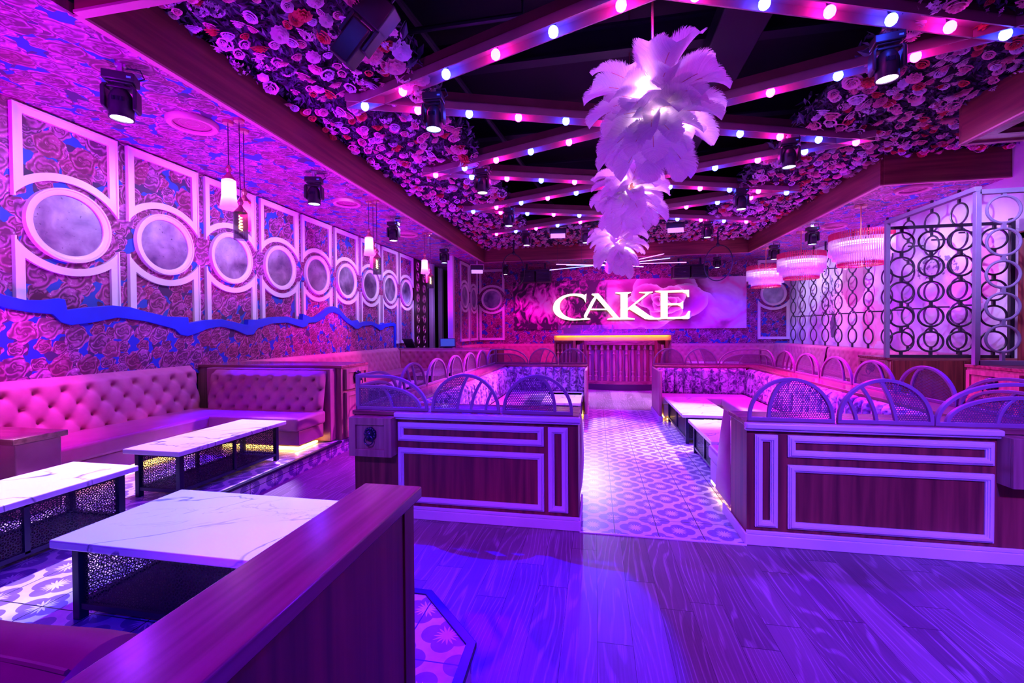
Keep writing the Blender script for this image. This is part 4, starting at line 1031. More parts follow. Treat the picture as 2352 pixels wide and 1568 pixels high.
LET = [('c',[[(-0.392,3.03),(-0.487,3.065),(-0.45,2.889),(-0.398,2.823)],[(-0.487,3.065),(-0.587,3.084),(-0.516,2.94),(-0.45,2.889)],[(-0.587,3.084),(-0.688,3.094),(-0.592,2.975),(-0.516,2.94)],[(-0.688,3.094),(-0.789,3.097),(-0.673,2.998),(-0.592,2.975)],[(-0.789,3.097),(-0.891,3.093),(-0.756,3.01),(-0.673,2.998)],[(-0.891,3.093),(-0.992,3.083),(-0.84,3.016),(-0.756,3.01)],[(-0.992,3.083),(-1.092,3.062),(-0.924,3.013),(-0.84,3.016)],[(-1.092,3.062),(-1.189,3.033),(-1.007,3.001),(-0.924,3.013)],[(-1.189,3.033),(-1.283,2.993),(-1.087,2.977),(-1.007,3.001)],[(-1.283,2.993),(-1.371,2.942),(-1.163,2.94),(-1.087,2.977)],[(-1.371,2.942),(-1.451,2.878),(-1.23,2.89),(-1.163,2.94)],[(-1.451,2.878),(-1.519,2.802),(-1.287,2.828),(-1.23,2.89)],[(-1.519,2.802),(-1.57,2.713),(-1.326,2.754),(-1.287,2.828)],[(-1.57,2.713),(-1.598,2.614),(-1.348,2.672),(-1.326,2.754)],[(-1.598,2.614),(-1.598,2.511),(-1.351,2.587),(-1.348,2.672)],[(-1.598,2.511),(-1.57,2.412),(-1.332,2.504),(-1.351,2.587)],[(-1.57,2.412),(-1.514,2.325),(-1.296,2.427),(-1.332,2.504)],[(-1.514,2.325),(-1.439,2.254),(-1.245,2.359),(-1.296,2.427)],[(-1.439,2.254),(-1.352,2.198),(-1.183,2.301),(-1.245,2.359)],[(-1.352,2.198),(-1.259,2.154),(-1.114,2.252),(-1.183,2.301)],[(-1.259,2.154),(-1.161,2.122),(-1.039,2.213),(-1.114,2.252)],[(-1.161,2.122),(-1.061,2.1),(-0.96,2.182),(-1.039,2.213)],[(-1.061,2.1),(-0.96,2.086),(-0.879,2.158),(-0.96,2.182)],[(-0.96,2.086),(-0.858,2.082),(-0.797,2.141),(-0.879,2.158)],[(-0.858,2.082),(-0.756,2.084),(-0.713,2.14),(-0.797,2.141)],[(-0.756,2.084),(-0.654,2.088),(-0.629,2.139),(-0.713,2.14)],[(-0.654,2.088),(-0.553,2.091),(-0.546,2.138),(-0.629,2.139)],[(-0.553,2.091),(-0.452,2.095),(-0.462,2.14),(-0.546,2.138)],[(-0.452,2.095),(-0.351,2.098),(-0.379,2.142),(-0.462,2.14)],[(-0.351,2.098),(-0.251,2.102),(-0.296,2.144),(-0.379,2.142)],[(-0.333,3.084),(-0.401,3.039),(-0.402,2.809),(-0.366,2.739)]]),('a',[[(-0.133,3.079),(0.106,3.083),(0.848,2.175),(0.648,2.178),(-0.021,2.976)],[(-0.021,2.976),(0.033,2.906),(-0.341,2.19),(-0.423,2.191),(-0.441,2.247),(-0.134,2.84)],[(-0.547,2.11),(-0.533,2.142),(-0.341,2.19),(-0.196,2.138),(-0.201,2.106)],[(0.416,2.098),(0.447,2.134),(0.648,2.178),(0.848,2.175),(0.923,2.133),(0.914,2.092)],[(-0.133,3.079),(-0.021,2.976),(-0.066,3.022),(-0.147,3.043)],[(-0.213,2.515),(0.382,2.505),(0.417,2.455),(-0.24,2.465)]]),('k',[[(0.731,3.105),(1.295,3.105),(1.295,3.082),(1.172,3.031),(1.169,2.171),(1.419,2.122),(1.419,2.091),(0.692,2.1),(0.701,2.131),(0.914,2.174),(0.917,3.037),(0.731,3.077)],[(1.171,2.506),(1.834,3.038),(1.726,3.054),(1.574,3.076),(1.583,3.098),(2.063,3.104),(2.067,3.077),(1.942,3.04),(1.311,2.54),(1.17,2.429)],[(1.232,2.473),(1.42,2.628),(1.94,2.237),(2.134,2.145),(2.348,2.12),(2.34,2.084),(1.962,2.08),(1.789,2.104)]]),('e',[[(2.149,3.107),(2.149,3.129),(2.584,3.128),(2.583,2.103),(2.134,2.096),(2.134,2.122),(2.348,2.155),(2.35,3.057)],[(2.584,3.128),(3.321,3.136),(3.325,2.88),(3.288,2.881),(3.238,3.001),(3.112,3.057),(2.584,3.061)],[(2.584,2.66),(2.985,2.661),(3.091,2.708),(3.12,2.752),(3.12,2.455),(3.086,2.456),(3.027,2.554),(2.943,2.591),(2.584,2.593)],[(2.583,2.161),(3.027,2.164),(3.216,2.219),(3.312,2.373),(3.362,2.372),(3.329,2.099),(2.583,2.094)]])]
sg = thing('letter_sign', 'glowing white serif letters reading CAKE on the rose banner', 'sign', (0.9, 16.8, 2.1))
for nm, polys in LET:
    b = MB()
    for p in polys: b.prism(p, 16.80, 16.815)
    f = b.build('letter_' + nm, M_letter, sg)
    b = MB()
    for p in polys: b.prism(p, 16.816, 16.94)
    b.build('letter_return', M_letter_side, f)
bench('tufted_banquette', 'tufted banquette along the back wall left of the performer booth', 'banquette', (-3, 16.6, 0),
      [(-4.4, -1.3, 16.1, 16.75, 0.34, 0.5)], [(-4.4, -1.3, 16.2, 16.75, 0, 0.335)],
      [((-4.55, 16.88, 0.5), (1, 0, 0), (0, -1, 0), 3.25, 0.70, 0.08, 0.22, 0.28, 0.05, 0.03)], [(-4.6, -1.3, 16.85, 16.98, 0, 1.2)])
bench('tufted_banquette', 'short pink tufted banquette against the far left mirror wall', 'banquette', (-4.3, 15, 0),
      [(-4.5, -3.8, 14.1, 16.0, 0.34, 0.5)], [(-4.5, -3.85, 14.1, 16.0, 0, 0.335)],
      [((-4.47, 16.6, 0.5), (0, -1, 0), (1, 0, 0), 2.3, 0.70, 0.08, 0.22, 0.28, 0.05, 0.03)], [(-4.62, -4.47, 14.1, 16.8, 0, 1.2)])
bench('tufted_banquette', 'blue lit tufted banquette along the back wall right of the performer booth', 'banquette', (4, 16.6, 0),
      [(2.3, 6.1, 16.1, 16.75, 0.34, 0.5)], [(2.3, 6.1, 16.2, 16.75, 0, 0.335)],
      [((2.2, 16.88, 0.5), (1, 0, 0), (0, -1, 0), 4.2, 0.70, 0.08, 0.22, 0.28, 0.05, 0.03)], [(2.2, 6.6, 16.85, 16.98, 0, 1.2)])
for i, (y0, y1, lab) in enumerate(((13.3, 16.8, 'farther pink tufted banquette under the ring screens on the mural wall'), (9.4, 13.2, 'nearer tufted banquette under the ring screens on the mural wall'))):
    bench('tufted_banquette', lab, 'banquette', (6.2, (y0 + y1) / 2, zp),
      [(5.5, 6.15, y0, y1, 0.46, 0.63)], [(5.55, 6.15, y0, y1, 0.2, 0.455)],
      [((6.2, y0 + 0.02, 0.62), (0, 1, 0), (-1, 0, 0), y1 - y0 - 0.04, 0.60, 0.10, 0.22, 0.28, 0.05, 0.03)], [(6.2, 6.68, y0, y1, 0.2, 1.215)])
lion_cabinet('oak cabinet with lion knocker under the far left post of the steel cage', (4.86, 6.66, 8.42, 9.3, 0.0, 1.2), '-x', [(8.48, 9.24, 0.86, 1.15, True), (8.48, 9.24, 0.15, 0.82, False)])
t = thing('wood_screen_wall', 'dark walnut panelling under the far ring screen', 'panelling', (5.7, 8.4, 0))
MB().box(4.86, 5.86, 8.36, 8.41, 0, 1.16).build('panel', M_walnut, t, bevel=0.004); MB().box(5.88, 6.66, 8.36, 8.41, 0, 1.16).build('panel', M_walnut, t, bevel=0.004)
lion_cabinet('oak cabinet with a pink lit top at the right edge of the photo', (4.88, 6.66, 5.0, 6.9, 0.0, 1.21), '-x', [(6.1, 6.85, 0.80, 1.14, True), (5.2, 6.0, 0.80, 1.14, True), (6.1, 6.85, 0.1, 0.76, False)])

# ================================================================== ring screens
def ring_string(name, lab, group, x, y, zs, rx, rz, axis, rad, ztop, zbot, mat, brackets=()):
    t = thing(name, lab, 'ring screen', (x, y, zbot), 0, group)
    for z in zs: MB().torus((x, y, z), 1.0, rad, axis, 36, 8, rx, rz, 0).build('ring', mat, t, smooth=True)
    prev = ztop
    for z in sorted(zs, reverse=True) + [None]:
        lo_ = zbot if z is None else z + rz - rad * 0.5
        MB().box(x - rad * 1.1, x + rad * 1.1, y - rad * 1.1, y + rad * 1.1, lo_, prev).build('connector', mat, t)
        if z is not None: prev = z - rz + rad * 0.5
    for zz in brackets: MB().tube([(x, y, zz), (XR, y, zz)], 0.016, 8).build('wall_bracket', mat, t)
    return t
nth = ['first', 'second', 'third', 'fourth', 'fifth', 'sixth', 'seventh', 'eighth', 'ninth', 'tenth', 'eleventh']
base = None
for i, y in enumerate((15.95, 15.29, 14.58, 13.9, 13.22, 12.56, 11.9, 11.22, 10.55, 9.9, 9.25)):
    if base is None:
        base = ring_string('ring_chain_screen', 'x', 'dark ring chains on the mural wall', 6.4, y, [1.51 + 0.445 * k for k in range(6)], 0.185, 0.185, 'x', 0.016, 4.16, 1.22, M_ring, (2.1, 3.40)); o = base
    else: o = copy_tree(base)
    put(o, (6.4, y, 1.22), 0, 'vertical chain of dark rings before the mural, %s from the back wall' % nth[i])
zl = [1.47 + 0.4175 * k for k in range(5)]
base = None
for i, x in enumerate((5.06, 5.49, 5.91, 6.37)):
    if base is None:
        base = ring_string('ring_chain_screen', 'x', 'ring chains in the far steel frame', x, 8.5, zl, 0.182, 0.165, 'y', 0.017, 3.41, 1.22, M_ring); o = base
    else: o = copy_tree(base)
    put(o, (x, 8.5, 1.22), 0, 'black ring chain in the far steel frame, %s from its left post' % nth[i])
base = None
for i, x in enumerate((5.16, 5.62)):
    if base is None:
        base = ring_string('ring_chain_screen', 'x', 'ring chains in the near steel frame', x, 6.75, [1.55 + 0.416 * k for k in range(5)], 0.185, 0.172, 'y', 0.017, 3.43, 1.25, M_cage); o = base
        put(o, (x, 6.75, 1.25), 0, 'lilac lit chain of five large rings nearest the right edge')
cg = thing('steel_cage', 'grey steel cage frame holding the ring chains between two oak cabinets', 'frame', (5.6, 7.6, 1.2))
q = 0.06
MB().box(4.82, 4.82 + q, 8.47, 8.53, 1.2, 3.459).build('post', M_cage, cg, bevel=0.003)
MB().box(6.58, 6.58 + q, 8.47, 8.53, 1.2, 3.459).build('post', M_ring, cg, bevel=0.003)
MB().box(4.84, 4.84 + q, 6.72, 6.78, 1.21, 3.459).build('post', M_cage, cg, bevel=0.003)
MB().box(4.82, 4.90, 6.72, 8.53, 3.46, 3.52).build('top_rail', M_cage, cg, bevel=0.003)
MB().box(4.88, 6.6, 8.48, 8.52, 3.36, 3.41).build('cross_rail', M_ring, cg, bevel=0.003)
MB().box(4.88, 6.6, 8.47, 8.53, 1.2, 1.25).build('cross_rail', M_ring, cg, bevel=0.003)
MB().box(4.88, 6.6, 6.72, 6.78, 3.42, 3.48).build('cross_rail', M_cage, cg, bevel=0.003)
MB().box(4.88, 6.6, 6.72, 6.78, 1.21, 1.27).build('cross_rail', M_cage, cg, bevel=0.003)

# ================================================================== bulb lattice
LN = [(-2.8, 2.6 + 2.45 * i) for i in range(5)]; RN = [(3.86, 2.6 + 2.45 * i) for i in range(5)]
ZT = 4.50
def bulb_bm():
    return MB().lathe([(0.001, -0.055), (0.02, -0.052), (0.04, -0.035), (0.048, -0.008), (0.045, 0.02), (0.03, 0.042), (0.02, 0.05), (0.001, 0.05)], 14)
sock_me = None
protoB = {}
def truss(p, q, par, lab, last):
    a = Vector((p[0], p[1], 0)); b = Vector((q[0], q[1], 0)); L = (b - a).length; dr_ = (b - a).normalized()
    rz = atan2(dr_.y, dr_.x)
    t = thing('bulb_beam', lab, 'beam', (a.x, a.y, ZT), rz, 'zigzag beams of the bulb lattice')
    def loc(m): # local verts to world for build
        M = root_matrix(t)
        m.v = [tuple(M @ Vector(v)) for v in m.v]; return m
    e = 0.22; sg = 1 if dr_.x > 0 else -1    # near side is local -y when running to +x
    m = MB(); h = 0.10
    m.box(-e, L + e, -0.10, -0.085, 0, h); m.box(-e, L + e, 0.085, 0.10, 0, h); m.box(-e, L + e, -0.10, 0.10, h - 0.012, h)
    loc(m).build('light_channel', M_truss, t)
    m = MB(); m.box(-e, L + e, -0.085, 0.085, h + 0.004, h + 0.115); loc(m).build('beam_body', M_truss_shade, t)
    n = 12
    for k in range(n if last else n - 1):
        c = (par + k) % 2
        s_ = L * k / (n - 1)
        if c not in protoB:
            bo = bulb_bm().build('light_bulb', M_bulbB if c == 0 else M_bulbP, None, smooth=True)
            so = MB().lathe([(0.026, 0.04), (0.028, 0.075), (0.03, 0.09)], 12).build('socket', M_black, None, smooth=True)
            protoB[c] = (bo, so); link_child(so, bo); so.parent = bo
        else:
            bo, so = protoB[c][0].copy(), protoB[c][1].copy(); COL.objects.link(bo); COL.objects.link(so); so.parent = bo
        bo.parent = t; bo.location = (s_, 0, 0.0)
    return t
ordn = ['nearest', 'second', 'third', 'fourth']
for i in range(4):
    parL = {0: 0, 1: 0, 2: 1, 3: 0}[i]; parR = {0: 0, 1: 0, 2: 1, 3: 0}[i]
    parL = (i + 1) % 2; parR = (i + 1) % 2
    truss(LN[i], RN[i + 1], parL, 'bulb lit beam running back to the right, %s of four from the camera' % ordn[i], i == 3)
    truss(RN[i], LN[i + 1], parR, 'bulb lit beam running back to the left, %s of four from the camera' % ordn[i], i == 3)

# ================================================================== flower ceiling
def petal_mat(name, c0, c1):
    a = Mat(name, 0.55); i = a.nt.nodes.new('ShaderNodeObjectInfo'); x, y, z = a.pos(True)
    n = a.noise(a.vec(x, y, z), 14.0, 2)
    a.color(a.ramp(n * 0.6 + X(a.nt, i.outputs['Random']) * 0.5, [(0.2, c0), (0.8, c1)])); a.translucent(0.25, c1); return a.m
PM = [petal_mat('petal_pink', (0.75, 0.22, 0.38), (0.9, 0.42, 0.6)), petal_mat('petal_blush', (0.8, 0.5, 0.65), (0.95, 0.7, 0.82)),
      petal_mat('petal_red', (0.5, 0.04, 0.06), (0.8, 0.12, 0.14)), petal_mat('petal_lilac', (0.7, 0.6, 0.85), (0.9, 0.82, 0.98))]
def leafmat():
    a = Mat('leaf', 0.45); x, y, z = a.pos(); n = a.noise(a.vec(x, y, z), 9.0, 2)
    a.color(a.ramp(n, [(0.35, (0.02, 0.03, 0.05)), (0.65, (0.09, 0.08, 0.16))])); return a.m
M_leaf = leafmat()
def rose(rr, lo=False):
    """rose of unit radius opening downwards (-z)"""
    vs, fs = [], []
    rings = ((0.17, 3, 0.95), (0.36, 4, 0.9), (0.56, 5, 0.76), (0.78, 6, 0.55), (0.98, 6, 0.28)) if not lo else ((0.3, 3, 0.9), (0.62, 4, 0.7), (0.98, 5, 0.3))
    nu, nv = (4, 3) if not lo else (2, 2)
    for k, (r, n, h) in enumerate(rings):
        for j in range(n):
            a0 = 2 * pi * (j + 0.5 * (k % 2) + rr.uniform(-.1, .1)) / n; wd = 2 * pi / n * 0.72
            base = len(vs)
            for i in range(nu + 1):
                for q in range(nv + 1):
                    u = i / nu - 0.5; v = q / nv
                    an = a0 + u * wd * 2 * (0.5 + 0.5 * v)
                    rad = r * (0.62 + 0.38 * v ** 1.3) * (1 - 0.35 * u * u) + (0.04 * sin(u * 9) if v > 0.9 else 0)
                    z = -h * (0.25 + 0.75 * v ** 0.55) + (0.12 * v ** 3) + 0.30 * u * u * v
                    vs.append((rad * cos(an), rad * sin(an), z))
            for i in range(nu):
                for q in range(nv):
                    o = base + i * (nv + 1) + q; fs.append((o, o + nv + 1, o + nv + 2, o + 1))
    return vs, fs
def ruffle(rr, lo=False):
    vs, fs = [], []; L = 3 if not lo else 2; n = 22 if not lo else 12
    for k in range(L + 1):
        r1 = 1.0 - 0.25 * k; z1 = -0.25 - 0.2 * k; b = len(vs); vs.append((0, 0, z1 + 0.2))
        for j in range(n):
            an = 2 * pi * j / n + k; r = r1 * (1 + 0.13 * (j % 2)); vs.append((r * cos(an), r * sin(an), z1 - 0.15 + (0.14 if j % 2 else 0)))
        for j in range(n): fs.append((b, b + 1 + j, b + 1 + (j + 1) % n))
    return vs, fs
def cluster(rr, lo=False):
    vs, fs = [], []
    for k in range(34 if not lo else 16):
        u = rr.random() * 2 * pi; c = rr.uniform(0.05, 1); s = sqrt(1 - c * c)
        d = Vector((s * cos(u), s * sin(u), -c * 0.8)); t1 = d.cross(Vector((0.3, 0.7, 0.2))).normalized(); t2 = d.cross(t1).normalized()
        b = len(vs); sz = 0.24
        vs.append(tuple(d * 0.82))
        for j in range(8):
            an = 2 * pi * j / 8; r = sz if j % 2 == 0 else sz * 0.45
            vs.append(tuple(d * 0.95 + (t1 * cos(an) + t2 * sin(an)) * r))
        for j in range(8): fs.append((b, b + 1 + j, b + 1 + (j + 1) % 8))
    return vs, fs
gens = {'rose': rose, 'carnation': ruffle, 'hydrangea': cluster}
bloom_me = {}
def bloom_mesh(kind, ci):
    k = (kind, ci)
    if k not in bloom_me:
        vs, fs = gens[kind](random.Random(hash(kind) % 7 + ci))
        me = bpy.data.meshes.new(kind); me.from_pydata(vs, [], fs); me.materials.append(PM[ci]); me.polygons.foreach_set('use_smooth', [True] * len(fs)); me.update(); bloom_me[k] = me
    return bloom_me[k]
ORDK = {'rose': 1, 'carnation': 2, 'hydrangea': 3}
loB = {(k, c): gens[k](random.Random(ORDK[k] * 5 + c), True) for k in gens for c in range(4)}
NBLOOM = 100
def flower_panel(lab, x0, x1, y0, y1, z=4.72, dens=0.155, inner=None):
    t = thing('flower_ceiling_panel', lab, 'flower panel', ((x0 + x1) / 2, (y0 + y1) / 2, z), 0, None)
    MB().box(x0, x1, y0, y1, z + 0.02, z + 0.05).build('backing_board', M_void2, t)
    r = random.Random(int(abs(x0) * 100 + y0 * 37)); pts = []
    nx = int((x1 - x0) / dens); ny = int((y1 - y0) / dens)
    for i in range(nx + 1):
        for j in range(ny + 1):
            if r.random() < 0.22: continue
            x = x0 + (i + r.uniform(-.1, .9)) * dens; y = y0 + (j + r.uniform(-.1, .9)) * dens
            edge = inner is not None and abs(x - inner) < 0.25
            if edge and r.random() < 0.5: x += r.uniform(-.1, .1)
            if x < x0 + 0.03 or x > x1 + 0.05 or y < y0 + 0.03 or y > y1 - 0.03: 
                if not edge: continue
            kn = 'rose' if r.random() < 0.7 else ('carnation' if r.random() < 0.6 else 'hydrangea')
            ci = r.choices((0, 1, 2, 3), (5, 3, 2, 2))[0]
            if kn == 'hydrangea': ci = r.choice((1, 3))
            s = r.uniform(0.045, 0.082) * (1.45 if edge else 1.0) * (1.2 if kn == 'hydrangea' else 1)
            pts.append((x, y, z - r.uniform(0.06, 0.11) - (0.05 if edge else 0), kn, ci, s, r.uniform(0, 6.28), r.uniform(-.5, .5), r.uniform(-.5, .5)))
    pts.sort(key=lambda p: p[0] ** 2 + p[1] ** 2)
    from mathutils import Euler
    base = Vector(t.location)
    for (x, y, zz, kn, ci, s, a, b, c) in pts[:NBLOOM]:
        o = bpy.data.objects.new(kn, bloom_mesh(kn, ci)); COL.objects.link(o); o.parent = t
        o.location = Vector((x, y, zz)) - base; o.rotation_euler = (b, c, a); o.scale = (s, s, s)
    rest = MB()
    for (x, y, zz, kn, ci, s, a, b, c) in pts[NBLOOM:]:
        M = Matrix.Translation((x, y, zz)) @ Euler((b, c, a)).to_matrix().to_4x4() @ Matrix.Scale(s * 1.18, 4)
        vs, fs = loB[(kn, ci)]; rest.add([M @ Vector(v) for v in vs], fs, ci)
    if rest.v: rest.build('blossoms', PM, t, kind='stuff', recalc=False, smooth=2)
    lv = MB(); nl = int((x1 - x0) * (y1 - y0) * 560)
    for _ in range(nl):
        x = r.uniform(x0, x1); y = r.uniform(y0, y1); zz = z - r.uniform(0.0, 0.075); s = r.uniform(0.025, 0.055)
        e = Euler((r.uniform(-1, 1), r.uniform(-1, 1), r.uniform(0, 6.28))).to_matrix()
        q = [e @ Vector(v) * s + Vector((x, y, zz)) for v in ((-1, 0, 0), (0, 0.45, 0.12), (1.1, 0, -0.1), (0, -0.45, 0.12))]
        lv.add(q, [(0, 1, 2), (0, 2, 3)])
    if inner is not None:
        for _ in range(int((y1 - y0) * 70)):
            y = r.uniform(y0, y1); sx = 1 if inner > (x0 + x1) / 2 else -1; x = inner + sx * r.uniform(-0.05, 0.14); zz = z - r.uniform(-0.06, 0.14); s = r.uniform(0.04, 0.09)
            e = Euler((r.uniform(-1, 1), r.uniform(-1, 1), r.uniform(0, 6.28))).to_matrix()
            q = [e @ Vector(v) * s + Vector((x, y, zz)) for v in ((-1, 0, 0), (0, 0.4, 0.12), (1.1, 0, -0.1), (0, -0.4, 0.12))]
            lv.add(q, [(0, 1, 2), (0, 2, 3)])
    lv.build('foliage', M_leaf, t, kind='stuff', recalc=False)
    return t
ys = [2.78, 5.05, 7.5, 9.95, 12.4]
for i in range(4):
    flower_panel('flower covered ceiling strip left of the bulb lattice, %s bay from the camera' % ordn[i], BX0, -1.98, ys[i], ys[i + 1], inner=-1.98)
    flower_panel('flower covered ceiling strip right of the bulb lattice, %s bay from the camera' % ordn[i], 2.9, BX1, ys[i], ys[i + 1], inner=2.9)
flower_panel('flower covered ceiling strip across the back of the tray', BX0, BX1, 12.4, BY1)
flower_panel('flower covered alcove ceiling at the right between two wood fascias', BX1, 6.75, 6.98, 8.62)

# ================================================================== moving head lights
M_lens = {k: plain('lens_' + k, (1, 1, 1), 0.3, 0, s, c) for k, c, s in (('blue', (0.35, 0.45, 1.0), 14.0), ('violet', (0.85, 0.55, 1.0), 14.0), ('off', (0.1, 0.1, 0.2), 0.3))}
def head_proto():
    """hangs from z=0 down to about -0.62"""
    t = thing('moving_head_light', 'x', 'stage light')
    m = MB(); m.box(-0.02, 0.02, -0.03, 0.03, -0.12, 0.0); m.torus((0, 0, -0.07), 0.035, 0.012, 'y', 16, 6); m.box(-0.05, 0.05, -0.02, 0.02, -0.03, 0.0); m.build('clamp', M_steel, t)
    m = MB(); m.box(-0.15, 0.15, -0.10, 0.10, -0.22, -0.12); m.box(-0.12, 0.12, -0.08, 0.08, -0.245, -0.22); m.build('base_box', M_blk2, t, bevel=0.012)
    MB().box(0.08, 0.12, -0.104, -0.10, -0.185, -0.165).build('display', plain('fixture_display', (0.1, 0.3, 1), 0.3, 0, 0.15, (0.1, 0.3, 1.0)), t)
    m = MB(); m.box(-0.05, 0.05, -0.05, 0.05, -0.27, -0.24)
    for s in (-1, 1): m.prism([(s * 0.165, -0.30), (s * 0.165, -0.50), (s * 0.155, -0.53), (s * 0.125, -0.53), (s * 0.125, -0.30), (s * 0.10, -0.265), (s * 0.14, -0.265)], -0.085, 0.085)
    m.box(-0.13, 0.13, -0.06, 0.06, -0.295, -0.262); m.build('yoke', M_blk2, t, bevel=0.01)
    h = MB().lathe([(0.001, -0.30), (0.07, -0.305), (0.095, -0.34), (0.115, -0.40), (0.118, -0.50), (0.112, -0.60), (0.120, -0.605), (0.120, -0.625), (0.104, -0.625), (0.104, -0.605)], 28)
    h = h.build('lamp_head', M_blk2, t, smooth=True)
    m = MB()
    for k in range(9): m.box(-0.05 + k * 0.0115, -0.045 + k * 0.0115, -0.122, -0.10, -0.46, -0.41)
    m.build('vent_slots', M_black, h)
    MB().lathe([(0.001, -0.612), (0.104, -0.612)], 24).build('lens', M_lens['blue'], h)
    m = MB(); m.tube([(0.1, 0.05, -0.16), (0.2, 0.06, -0.10), (0.17, 0.03, -0.02), (0.04, 0.02, -0.03)], 0.009, 6); m.build('cable', M_black, t, smooth=True)
    return t
hp = head_proto(); hfirst = [True]
def head(lab, x, y, z, lens, spot=None, rz=0.0, group=None, ring=None, sc=0.8):
    o = hp if hfirst[0] else copy_tree(hp)
    hfirst[0] = False
    put(o, (x, y, z), rz, lab, group); o.scale = (sc, sc, sc)
    if lens != 'blue':
        for c in KIDS[o.name]:
            for g in KIDS.get(c.name, []):
                if g.name.startswith('lens'):
                    g.data = g.data.copy(); g.data.materials[0] = M_lens[lens]
    if spot:
        (col, pw, cone, aim) = spot[:4]; bl = spot[4] if len(spot) > 4 else 0.35
        d = lamp(None, 'SPOT', (x, y, z - 0.66 * sc), col, pw, 0.05, cone, bl, aim, 'moving_head_beam'); tag(d, None)
    return o
GT = 'moving heads along the flower strips'
HZ = 4.57
# (label, x, y, z, lens, spot(color, power, cone, aim, blend))
head('moving head over the nearest left bulb beam with a bright blue lens', -1.86, 4.93, HZ, 'blue', ((0.02,0,1), 250, 100, (-1.3, 4.0, 0), .25), 0.1, GT)
head('moving head hanging left of the second bulb beam with a violet lens', -1.9, 7.35, HZ, 'violet', ((0.2,0.0,1), 600, 95, (-1.2, 6.4, 0), .4), 0.0, GT)
head('moving head at the third left bay with a blue lens', -1.92, 9.78, HZ, 'blue', ((0.02,0,1), 600, 95, (-1.2, 9.0, 0), .4), 0.0, GT)
head('moving head in the left back flowers with a violet lens', -1.88, 12.1, HZ, 'violet', ((1,0,.8), 500, 100, (-1.5, 14.0, 0), .4), 0.0, GT)
head('large looking moving head right of the nearest bulb beams with a violet lens', 2.74, 4.82, HZ, 'violet', ((0.10, 0.0, 1.0), 800, 105, (2.0, 4.0, 0), .25), -0.2, GT)
head('moving head at the second right bay with a blue lens', 2.80, 7.13, HZ, 'blue', ((.6,0,1), 400, 95, (2.6, 7.2, 0), .4), -0.1, GT)
head('moving head at the third right bay with a violet lens', 2.84, 9.42, HZ, 'violet', ((1,0,.75), 450, 95, (2.3, 9.3, 0), .4), 0.0, GT)
head('moving head in the right back flowers beside the hoop', 2.84, 12.1, HZ, 'blue', ((0.05,0,1), 700, 100, (3.5, 14.8, 0), .4), 0.0, GT)
head('moving head in the back flowers left of the farthest feather lamp', -0.25, 12.1, HZ, 'blue', ((.3,0.02,1), 400, 90, (0.4, 11.4, 0), .4), 0.0, GT)
head('moving head half hidden behind the farthest feather lamp', 1.30, 12.6, HZ, 'violet', ((1,0,.9), 400, 110, (1.0, 15.0, 1.2), .5), 0.0, GT)
GS = 'moving heads on the papered soffits'
head('moving head nearest the camera on the left soffit with a glowing lens', -4.27, 3.32, ZS, 'violet', ((0.25, 0.0, 1.0), 300, 110, (-4.2, 2.4, 0), .5), 0.6, GS)
head('second moving head on the left soffit with a bluish white lens', -4.25, 6.1, ZS, 'blue', ((0.1, 0.0, 1.0), 250, 100, (-4.0, 4.6, 0), .5), 0.3, GS)
head('third moving head on the left soffit', -4.30, 8.9, ZS, 'violet', ((.4,0,1), 250, 105, (-4.2, 8.6, 0), .5), 0.1, GS)
head('farthest moving head on the left soffit before the dark passage', -4.28, 12.1, ZS, 'blue', ((0.05,0,1), 250, 105, (-4.6, 12.4, 0), .5), 0.0, GS)
head('moving head hanging near the left aerial hoop', -3.18, 15.5, ZS, 'violet', ((1,0,.8), 200, 110, (-3.0, 16.3, 0), .5), 0.0, GS, sc=0.7)
head('moving head hanging inside the right aerial hoop', 3.94, 15.5, ZS, 'blue', ((0.05,0,1), 300, 110, (4.2, 16.3, 0), .5), 0.0, GS, sc=0.7)
head('farther moving head on the right soffit near the crystal chandeliers', 4.98, 13.64, ZS, 'violet', ((1,0,.9), 250, 115, (5.6, 13.6, 0.6), .5), 0.0, GS)
head('nearer moving head on the right soffit near the crystal chandeliers', 4.99, 11.44, ZS, 'blue', ((0.5, 0.0, 1.0), 250, 115, (5.4, 11.0, 0.6), .5), 0.0, GS)
t = thing('profile_light', 'large black spotlight tilted against the flowers left of the nearest bulb beam', 'stage light', (-1.95, 3.6, 4.4))
Mx = Matrix.Translation((-2.0, 3.62, 4.38)) @ Matrix.Rotation(0.75, 4, 'Y') @ Matrix.Rotation(0.2, 4, 'Z')
m = MB(); m.box(-0.15, 0.15, -0.10, 0.10, 0.05, 0.30, M=Mx); m.build('base_box', M_blk2, t, bevel=0.015)
m = MB(); m.box(-0.10, 0.10, -0.09, 0.09, -0.34, 0.02, M=Mx); m.build('lamp_head', M_blk2, t, bevel=0.02)
m = MB(); m.box(0.11, 0.15, -0.07, 0.07, -0.16, 0.10, M=Mx); m.box(-0.15, -0.11, -0.07, 0.07, -0.16, 0.10, M=Mx); m.build('yoke', M_blk2, t, bevel=0.01)
m = MB(); m.tube([(-2.0, 3.62, 4.5), (-1.85, 3.6, 4.45), (-1.7, 3.62, 4.62)], 0.012, 6); m.build('cable', M_black, t)

